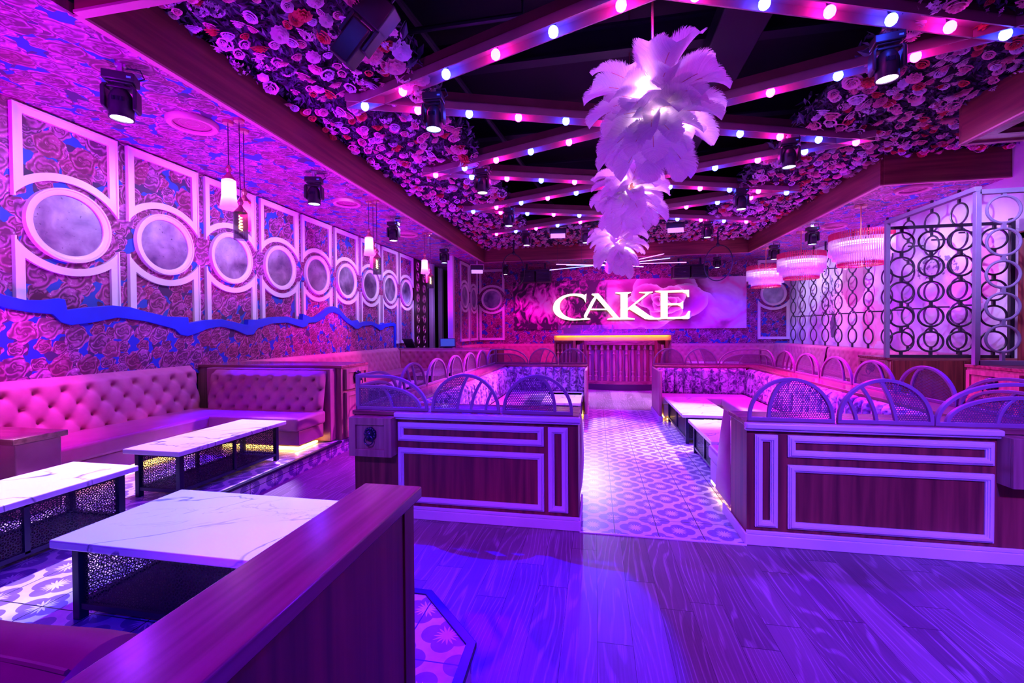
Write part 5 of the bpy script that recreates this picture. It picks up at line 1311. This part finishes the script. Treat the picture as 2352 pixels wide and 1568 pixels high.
def flood(lab, x, y, z, rz=0.0, hang=True, group=None):
    t = thing('led_flood_bar', lab, 'stage light', (x, y, z), rz, group)
    def W(m):
        M = root_matrix(t); m.v = [tuple(M @ Vector(v)) for v in m.v]; return m
    W(MB().box(-0.23, 0.23, -0.05, 0.05, -0.20, -0.05)).build('housing', M_blk2, t, bevel=0.01)
    m = MB(); Mx = Matrix.Translation((0, -0.06, -0.26)) @ Matrix.Rotation(-0.5, 4, 'X')
    W(MB().box(-0.20, 0.20, -0.02, 0.02, -0.07, 0.07, M=Mx)).build('light_panel', plain('flood_panel', (0.7, 0.5, 1.0), 0.4, 0, 1.1, (0.6, 0.3, 1.0)), t, bevel=0.005)
    m = MB(); m.box(-0.24, -0.225, -0.02, 0.02, -0.2, 0.0); m.box(0.225, 0.24, -0.02, 0.02, -0.2, 0.0); m.box(-0.24, 0.24, -0.02, 0.02, -0.015, 0.0); m.box(-0.02, 0.02, -0.02, 0.02, 0.0, 0.12)
    W(m).build('bracket', M_steel, t)
flood('wide led flood bar among the back flowers left of the feather lamps', -1.03, 12.35, 4.60, 0.1)
flood('wide led flood bar among the back flowers right of the feather lamps', 2.10, 12.35, 4.60, -0.1)
flood('led flood bar under the soffit near the far left corner mirrors', -4.1, 15.0, 4.05, 0.3)

# ================================================================== hoops, speakers, neon burst
for lab, x, rz in (('thin black aerial hoop hanging left of the banner', -2.6, 1.0), ('thin black aerial hoop hanging right of the banner', 3.58, -1.0)):
    t = thing('aerial_hoop', lab, 'hoop', (x, 14.0, 3.1), rz)
    M = root_matrix(t)
    m = MB().torus((0, 0, 0.57), 0.52, 0.016, 'y', 48, 8); m.v = [tuple(M @ Vector(v)) for v in m.v]; m.build('hoop', M_ring, t, smooth=True)
    MB().tube([(x, 14.0, 4.19), (x, 14.0, 4.68)], 0.02, 8).build('strap', M_black, t)
    m = MB(); m.sphere((x, 14.0, 4.22), 0.05, 10, 6, 1.3); m.build('swivel', M_blk2, t, smooth=True)
for lab, x0, x1 in (('black twin cell loudspeaker hung left of the lit sign', -2.72, -1.60), ('black twin cell loudspeaker hung right of the lit sign', 2.62, 3.78)):
    t = thing('loudspeaker', lab, 'speaker', ((x0 + x1) / 2, 16.2, 3.5))
    xm = (x0 + x1) / 2
    for a, b, sg in ((x0, xm - 0.02, 1), (xm + 0.02, x1, -1)):
        m = MB(); m.prism([(a, 15.95), (b, 15.88 if sg > 0 else 15.88), (b, 16.35), (a, 16.35)] if sg > 0 else [(a, 15.88), (b, 15.95), (b, 16.35), (a, 16.35)], 3.48, 3.88, 'xy'); m.build('cabinet', M_blk2, t, bevel=0.015)
        m = MB()
        for k in range(7): m.box(a + 0.04, b - 0.04, 15.865, 15.90, 3.52 + k * 0.047, 3.54 + k * 0.047)
        m.build('grille', M_black, t)
    m = MB()
    m.box(x0 + 0.1, x1 - 0.1, 16.0, 16.3, 3.88, 3.94)
    for x in (x0 + 0.22, x1 - 0.22): m.box(x - 0.03, x + 0.03, 16.1, 16.16, 3.94, 4.17)
    m.build('bracket', M_black, t, bevel=0.005)
    MB().box(xm - 0.24, xm - 0.16, 15.872, 15.88, 3.66, 3.69).build('badge', M_steel, t)
nb = thing('light_tube_burst', 'starburst of slim glowing blue white tubes above the lit sign', 'ceiling light', (0.45, 13.0, 3.6))
M_neon = plain('tube_violet_white', (1, 1, 1), 0.3, 0, 2.6, (0.75, 0.22, 1.0)); M_neon2 = plain('tube_blue', (1, 1, 1), 0.3, 0, 2.8, (0.12, 0.30, 1.0))
TUB = [((-1.30, 12.7, 3.45), (0.25, 13.0, 3.60)), ((-1.16, 13.3, 3.70), (0.3, 13.0, 3.58)), ((-0.80, 12.4, 3.53), (0.3, 12.9, 3.55)), ((-0.05, 12.6, 3.50), (0.30, 12.9, 3.56)), ((0.0, 13.6, 3.85), (0.4, 13.1, 3.66)),
       ((0.75, 13.0, 3.62), (1.92, 13.1, 3.86)), ((0.72, 13.0, 3.60), (2.05, 12.9, 3.70)), ((0.6, 13.0, 3.60), (2.50, 13.0, 3.58)), ((0.62, 12.9, 3.55), (1.30, 12.6, 3.44)), ((0.5, 12.9, 3.52), (0.80, 12.5, 3.37)), ((0.3, 13.0, 3.58), (0.7, 13.1, 3.62))]
for i, (a, b) in enumerate(TUB):
    m = MB().tube([a, b], 0.011, 8); o = m.build('light_tube', M_neon if i % 2 else M_neon2, nb, smooth=True)
m = MB()
for x in (-1.1, -0.4, 1.3, 1.9): m.tube([(x, 13.0, 3.7), (x, 13.0, 4.7)], 0.003, 5)
m.tube([(0.45, 13, 3.55), (0.45, 13, 4.7)], 0.008, 6); m.sphere((0.45, 13, 3.58), 0.06, 10, 6); m.build('suspension', M_black, nb)

# ================================================================== feather chandeliers
fe = Mat('white_plume', 0.8)
def _fe(a):
    a.b.inputs['Base Color'].default_value = (0.92, 0.85, 0.95, 1)
    u, v = a.uvs(); uc = (u - 0.5).abs() * 2.0
    n = a.noise(a.vec(v * 95.0 - uc * 22.0, u * 2.0), 1.0, 3)
    solid = uc.lt(n * 0.9 + 0.40)
    q = a.noise(a.vec(v * 90.0 - uc * 26.0, u * 1.5), 1.0, 2)
    a.color(a.ramp(q, [(0.3, (0.66, 0.56, 0.74)), (0.62, (0.98, 0.93, 1.0))]))
    a.translucent(0.5, (0.97, 0.9, 1.0)); a.cutout(solid)
_fe(fe)
M_quill = plain('rose_quill', (0.75, 0.25, 0.35), 0.5)
def plume(mb, r, c, az, el, L, droop, wd, n=16):
    d = Vector((cos(az) * cos(el), sin(az) * cos(el), sin(el))); p = Vector(c) + d * 0.10; side = Vector((-sin(az), cos(az), 0)); st = L / n; vs = []; tw = r.uniform(-0.5, 0.5)
    side = (side * cos(tw) + d.cross(side) * sin(tw)).normalized(); spine = []
    for i in range(n + 1):
        t = i / n; w = wd * min(1.0, (t + 0.06) / 0.35) ** 0.7 * (max(0.0, 1 - max(0.0, (t - 0.62) / 0.38) ** 2) ** 0.5 + 0.04)
        up = side.cross(d).normalized()
        for k in range(5):
            s = k / 2 - 1
            vs.append(p + side * (s * w) - up * (abs(s) ** 1.6 * w * 0.55))
        spine.append(tuple(p))
        p = p + d * st; d = (d + Vector((0, 0, -droop * st * (0.1 + 3.6 * t ** 3)))).normalized()
    fs = [(i * 5 + k, i * 5 + k + 1, i * 5 + 6 + k, i * 5 + 5 + k) for i in range(n) for k in range(4)]
    uv = [(k / 4, i / n) for i in range(n + 1) for k in range(5)]
    mb.add(vs, fs, 0, uv); return spine
def feather_lamp(lab, x, y, zc, rad, ht, seed, power):
    r = random.Random(seed); t = thing('feather_chandelier', lab, 'chandelier', (x, y, zc), 0)
    MB().tube([(x, y, zc + 0.1), (x, y, 6.4)], 0.011, 8).build('hanging_rod', M_copper, t)
    MB().lathe([(0.001, -0.25), (0.05, -0.25), (0.07, 0), (0.05, 0.2), (0.02, 0.25)], 14, (x, y, zc)).build('core', M_brass, t, smooth=True)
    N = 58
    for i in range(N):
        az = 2 * pi * (i * 0.618) + r.uniform(-.2, .2); f = i / N
        el = (0.50 - 1.5 * f) + r.uniform(-.2, .2); L = r.uniform(0.75, 1.15) * rad
        m = MB(); c = (x, y, zc + ht * (0.16 - 0.36 * f))
        sp_ = plume(m, r, c, az, el, L, 3.0 if f < 0.6 else 2.0, r.uniform(0.11, 0.165)); pl = m.build('plume', fe.m, t, smooth=2, recalc=False)
        q = MB().tube(sp_[:11], 0.0035, 4); q.build('quill', M_quill, pl)
    m = MB()
    for i in range(60):
        az = r.uniform(0, 6.28); el = r.uniform(-1.2, 1.0)
        plume(m, r, (x, y, zc + ht * r.uniform(-.3, .15)), az, el, r.uniform(0.45, 0.75) * rad, 3.5, r.uniform(0.09, 0.13), 8)
    m.build('inner_down', fe.m, t, kind='stuff', smooth=2, recalc=False)
    b = MB()
    for k in range(4):
        a = k * pi / 2 + 0.6; b.sphere((x + 0.09 * cos(a), y + 0.09 * sin(a), zc - 0.12), 0.035, 10, 6)
    b.build('lamp_bulbs', plain('warm_white_bulb', (1, 1, 1), 0.3, 0, 30, (1.0, 0.85, 1.0)), t, smooth=True)
    for k in range(5):
        a = k * 2.1; lamp(t, 'POINT', (x + 0.22 * cos(a), y + 0.22 * sin(a), zc - 0.16 + 0.11 * k), (0.74, 0.28, 1.0), power / 3, 0.05)
feather_lamp('large white ostrich feather chandelier nearest the camera', 0.5, 4.05, 3.66, 0.50, 0.70, 3, 60)
feather_lamp('white ostrich feather chandelier in the middle of the row', 0.5, 6.64, 3.78, 0.52, 0.8, 8, 45)
feather_lamp('white ostrich feather chandelier farthest back, above the lit sign', 0.5, 9.70, 3.60, 0.56, 0.95, 5, 45)

# ================================================================== crystal chandeliers
cr = Mat('crystal_rod', 0.12); cr.b.inputs['Base Color'].default_value = (0.92, 0.88, 0.95, 1); cr.translucent(0.45, (0.95, 0.9, 1.0), 0.30)
crp = Mat('pink_crystal_rod', 0.15); crp.b.inputs['Base Color'].default_value = (0.7, 0.05, 0.18, 1); crp.translucent(0.4, (0.85, 0.08, 0.25), 0.1)
M_cband = plain('lit_band', (1, 1, 1), 0.3, 0, 2.2, (1.0, 0.75, 0.95))
def crystal(lab, x, y, power, pw=1.0):
    t = thing('crystal_chandelier', lab, 'chandelier', (x, y, 2.96), 0, 'crystal drum chandeliers'); z0 = 2.96
    def tier(nm, r, za, zb, n, m_, rr=0.013):
        m = MB()
        for k in range(n):
            a = 2 * pi * k / n; m.lathe([(rr, za), (rr, zb)], 5, (x + r * cos(a), y + r * sin(a), 0))
        m.build(nm, m_, t, smooth=2)
    R0 = 0.52
    tier('pink_top_tier', R0, z0 + 0.52, z0 + 0.655, 84, crp.m); tier('upper_crystal_tier', R0, z0 + 0.22, z0 + 0.525, 84, cr.m)
    tier('lower_crystal_tier', R0 - 0.06, z0 + 0.13, z0 + 0.36, 76, cr.m); tier('inner_crystal_tier', R0 - 0.13, z0 + 0.05, z0 + 0.26, 64, cr.m)
    tier('pink_bottom_tier', R0 - 0.14, z0 + 0.0, z0 + 0.075, 64, crp.m)
    m = MB()
    for r, z in ((R0 - 0.02, z0 + 0.60), (R0 - 0.02, z0 + 0.40), (R0 - 0.10, z0 + 0.22), (R0 - 0.15, z0 + 0.03)): m.torus((x, y, z), r, 0.008, 'z', 48, 6)
    m.build('brass_rings', M_brass, t, smooth=True)
    MB().lathe([(R0 - 0.045, z0 + 0.375), (R0 - 0.045, z0 + 0.455)], 48, (x, y, 0)).build('light_band', M_cband, t)
    m = MB(); m.tube([(x, y, z0 + 0.45), (x, y, 4.15)], 0.012, 8)
    for k in range(4): a = k * pi / 2; m.tube([(x, y, z0 + 0.60), (x + (R0 - 0.02) * cos(a), y + (R0 - 0.02) * sin(a), z0 + 0.60)], 0.006, 5)
    m.build('hanging_rod', M_brass, t); MB().lathe([(0.001, 4.12), (0.10, 4.125), (0.11, 4.165)], 24, (x, y, 0)).build('ceiling_rose', M_copper, t, smooth=True)
    lamp(t, 'POINT', (x, y, z0 + 0.3), (0.9, 0.25, 1.0), power, 0.2)
crystal('largest looking pink topped crystal chandelier beside the steel cage', 5.24, 10.0, 8)
crystal('middle pink topped crystal chandelier of the three', 5.13, 12.35, 8)
crystal('farthest pink topped crystal chandelier over the back mirror', 5.10, 14.6, 8)

# ================================================================== pendants and grilles
white_g = Mat('opal_pleated_glass', 0.3); white_g.b.inputs['Base Color'].default_value = (0.9, 0.82, 0.92, 1); white_g.translucent(0.6, (0.95, 0.85, 1.0))
pink_g = Mat('pink_glass', 0.3); pink_g.b.inputs['Base Color'].default_value = (0.85, 0.12, 0.4, 1); pink_g.translucent(0.5, (0.95, 0.15, 0.5))
smoke_g = Mat('smoked_glass', 0.1); smoke_g.b.inputs['Base Color'].default_value = (0.02, 0.015, 0.03, 1); smoke_g.translucent(0.0, transp=0.3)
def pendant(kind, x, y, zb, zt, lab, group, power):
    t = thing('pendant_lamp', lab, 'pendant lamp', (x, y, zb), 0, group); g = {'white': white_g, 'pink': pink_g, 'smoke': smoke_g}[kind].m
    h = zt - zb; r = 0.075
    prof = {'white': [(r * 0.55, zt), (r, zt - 0.02), (r, zb + h * 0.45), (r * 1.32, zb)], 'pink': [(r * 0.3, zt + 0.03), (r * 0.9, zt - 0.06), (r * 0.9, zb)], 'smoke': [(r * 0.5, zt + 0.005), (r, zt - 0.01), (r, zb)]}[kind]
    MB().lathe(prof, 28, (x, y, 0)).build('glass_shade', g, t, smooth=True)
    m = MB(); m.lathe([(0.012, zt + 0.16), (0.02, zt + 0.15), (0.035, zt + 0.11), (0.02, zt + 0.075), (0.03, zt + 0.05), (0.07, zt + 0.0), (0.07, zt - 0.01)], 16, (x, y, 0)); m.build('cap', M_copper, t, smooth=True)
    MB().tube([(x, y, zt + 0.1), (x, y, 4.15)], 0.005, 6).build('cord', M_black, t); MB().lathe([(0.001, 4.13), (0.055, 4.135), (0.06, 4.168)], 20, (x, y, 0)).build('canopy', M_copper, t, smooth=True)
    zc = (zb + zt) / 2 + 0.04
    m = MB().tube([(x + 0.016 * cos(i * 0.9), y + 0.016 * sin(i * 0.9), zc - 0.09 + i * 0.005) for i in range(34)], 0.004, 5); m.build('filament', plain('filament_' + kind, (1, 1, 1), 0.3, 0, 40.0 if kind == 'smoke' else 26.0, (1.0, 0.75, 0.2) if kind == 'smoke' else (1.0, 0.85, 0.95)), t)
    lamp(t, 'POINT', (x, y, zc - 0.02), {'white': (0.75, 0.03, 1.0), 'pink': (1.0, 0.03, 0.6), 'smoke': (1.0, 0.5, 0.1)}[kind], power, 0.03)
for gi, (y, nm) in enumerate(((4.45, 'nearest'), (7.68, 'middle'), (10.43, 'farthest'))):
    g = '%s trio of pendant lamps' % nm
    dz = (0, 0.0, 0.0)[gi]
    pendant('white', -4.21, y, 3.15, 3.50, 'white flared glass pendant of the %s trio' % nm, g, 22)
    pendant('pink', (-4.20, -4.24, -4.20)[gi], y + 0.22, 2.95, 3.30, 'pink glass pendant of the %s trio' % nm, g, 8)
    pendant('smoke', (-4.04, -4.04, -4.05)[gi], y - 0.02, 2.78, 3.10, 'smoked black glass pendant of the %s trio' % nm, g, 2.5)
for i, (x, y, lab) in enumerate(((-4.62, 4.38, 'round pink slotted ceiling vent nearest the camera on the left soffit'), (-4.62, 7.62, 'second round pink ceiling vent on the left soffit'), (-4.64, 10.4, 'farthest round pink ceiling vent on the left soffit'), (5.52, 8.98, 'round pink ceiling vent above the steel cage'), (5.62, 11.8, 'round pink ceiling vent above the crystal chandeliers'))):
    t = thing('ceiling_vent', lab, 'vent', (x, y, 4.16), 0, 'round vents in the papered soffit')
    m = MB(); m.lathe([(0.19, 4.14), (0.20, 4.12), (0.245, 4.115), (0.26, 4.14), (0.262, 4.168)], 40, (x, y, 0)); m.build('rim', M_grille, t, smooth=True)
    m = MB(); m.lathe([(0.001, 4.150), (0.20, 4.150)], 32, (x, y, 0)); m.build('dish', plain('vent_dish', (0.35, 0.08, 0.16), 0.5), t)
    m = MB(); m.torus((x, y, 4.147), 0.065, 0.004, 'z', 28, 5); m.torus((x, y, 4.147), 0.13, 0.004, 'z', 36, 5); m.build('slot_rings', M_grille, t)

# ================================================================== extra beams from the stage fixtures, and lights added without any fixture
def beam(p, aim, col, pw, cone, bl=0.6, rad=0.06):
    return lamp(None, 'SPOT', p, col, pw, rad, cone, bl, aim, 'added_beam')
W1 = (0.55, 0.42, 1.0)
beam((-4.27, 3.32, 3.5), (-4.05, 2.3, 0.6), W1, 1500, 32, 0.3)
beam((-4.25, 6.1, 3.5), (-3.95, 4.0, 0.6), W1, 1700, 27, 0.3)
beam((-4.27, 3.32, 3.5), (-5.9, 2.9, 0.9), (1.0, 0.0, 0.9), 500, 50)
beam((-4.25, 6.1, 3.5), (-4.5, 5.15, 0.7), (0.02, 0, 1), 2400, 36)
beam((-4.30, 8.9, 3.5), (-5.9, 8.5, 0.9), (1.0, 0.0, 0.75), 350, 65)
beam((-1.86, 4.93, 3.9), (-2.25, 2.1, 0.6), (0.22, 0.34, 1.0), 1700, 25, 0.4)
beam((-1.86, 4.93, 3.9), (-0.9, 2.7, 0.0), (0.0, 0.0, 1.0), 3800, 30, 0.12, 0.015)
beam((2.8, 7.13, 3.9), (1.55, 6.9, 0.4), (0.45, 0.46, 1.0), 1900, 34)
beam((-1.9, 7.35, 3.9), (-0.6, 8.2, 0.4), (0.42, 0.44, 1.0), 900, 26)
beam((-0.25, 12.1, 3.9), (0.5, 6.9, 0.0), (0.42, 0.40, 1.0), 1900, 25)
beam((-0.25, 12.1, 3.9), (0.55, 4.7, 0.0), (0.36, 0.30, 1.0), 420, 18, 0.9)
beam((1.3, 12.6, 3.9), (0.6, 11.2, 0.0), (0.6, 0.35, 1.0), 2400, 40)
beam((2.84, 9.42, 3.9), (-2.05, 6.8, 1.0), (0.8, 0.12, 1.0), 3400, 22)
beam((-1.92, 9.78, 3.9), (3.1, 7.0, 1.0), (0.8, 0.06, 1.0), 2600, 22)
beam((0.5, 12.0, 4.2), (0.9, 17.0, 2.6), (1.0, 0.04, 0.95), 480, 68, 0.8, 0.2)  # spot added to brighten the banner, no fixture here
beam((0.2, 9.9, 3.2), (0.3, 13.0, 0.7), (0.08, 0.0, 1.0), 2000, 45, 0.8, 0.1)  # this and the next spot are added for the DJ booth front, no fixture
beam((1.2, 9.9, 3.2), (1.1, 13.0, 0.7), (0.9, 0.0, 1.0), 450, 40, 0.8, 0.1)
for y in (2.2, 3.9, 5.6, 7.3, 9.0, 10.7, 12.4):      # spots added below the left fascia to light the wall, no fixtures
    beam((-4.02, y, 4.10), (-6.0, y, 2.75), (0.58, 0.50, 0.95), 170, 88, 0.9, 0.06)
for y in (9.6, 11.4, 13.2, 15.0):                    # spots added below the right fascia to light the mural, no fixtures
    beam((4.95, y, 4.10), (6.7, y, 2.4), (0.55, 0.46, 0.95), 260, 100, 0.9, 0.06)
beam((3.6, 5.0, 4.3), (5.6, 7.9, 2.4), (0.45, 0.28, 1.0), 1000, 60, 0.9, 0.06)  # spot added to light the ring cage, hangs from no fixture
beam((2.84, 9.42, 3.9), (3.2, 6.6, 1.0), (1.0, 0.0, 0.7), 700, 50)
beam((4.99, 11.44, 3.5), (3.2, 5.2, 1.1), (1.0, 0.0, 0.75), 900, 26)
beam((-1.92, 9.78, 3.9), (-2.2, 7.0, 1.0), (1.0, 0.0, 0.75), 500, 35)
beam((-1.9, 7.35, 3.95), (-2.15, 7.0, 1.0), (0.85, 0.02, 1.0), 900, 66)
beam((2.8, 7.13, 3.95), (3.15, 7.0, 1.0), (1.0, 0.0, 0.8), 800, 66)
lamp(None, 'POINT', (-5.3, 14.6, 2.6), (0.4, 0.2, 1.0), 22, 0.1)  # fill point added to brighten the passage posts, no lamp there
lamp(None, 'POINT', (-6.4, 19.2, 2.2), (1.0, 0.75, 0.3), 12, 0.1)
# unseen wash spots added behind the camera as fill, no fixtures
beam((-4.0, -1.5, 1.4), (-4.9, 4.0, 4.17), (0.45, 0.0, 1.0), 2500, 44, 0.9, 0.3)
for (x, y, z, ax, ay, pw) in ((-4.75, 2.9, 1.0, -4.8, 3.0, 700), (-4.5, 5.95, 1.3, -4.8, 6.3, 700), (-4.5, 9.3, 1.0, -4.8, 9.3, 650), (-4.6, 12.75, 1.3, -4.8, 12.6, 500), (5.7, 8.9, 1.3, 5.6, 10.2, 450), (5.4, 12.6, 1.2, 5.5, 12.8, 450)):
    beam((x, y, z), (ax, ay, 4.17), (0.50, 0.0, 1.0), pw, 115, 0.9, 0.1)   # uplights added over cabinets and ledges to brighten the soffit, no fixtures
beam((2.0, -1.2, 4.4), (2.3, 3.7, 0.3), (0.05, 0.045, 1.0), 3400, 40, 0.8, 0.15)
beam((2.6, -1.2, 4.3), (2.1, 3.7, 0.5), (1.0, 0.0, 0.45), 420, 36, 0.8, 0.15)
beam((-1.0, -1.5, 4.2), (-1.0, 3.7, 0.6), (0.16, 0.03, 1.0), 1700, 40, 0.8, 0.15)
beam((1.2, -1.0, 4.4), (2.9, 2.2, 0.0), (0.10, 0.02, 1.0), 1500, 30, 0.4, 0.08)
beam((0.2, -1.0, 4.4), (0.4, 2.2, 0.0), (0.25, 0.0, 1.0), 200, 34, 0.7, 0.1)
beam((-2.0, -1.5, 4.4), (-0.9, 1.0, 1.2), (0.7, 0.0, 1.0), 360, 40, 0.6, 0.1)
beam((0.3, -0.8, 2.6), (-2.3, 1.8, 0.3), (0.0, 0.0, 1.0), 700, 34, 0.7, 0.1)
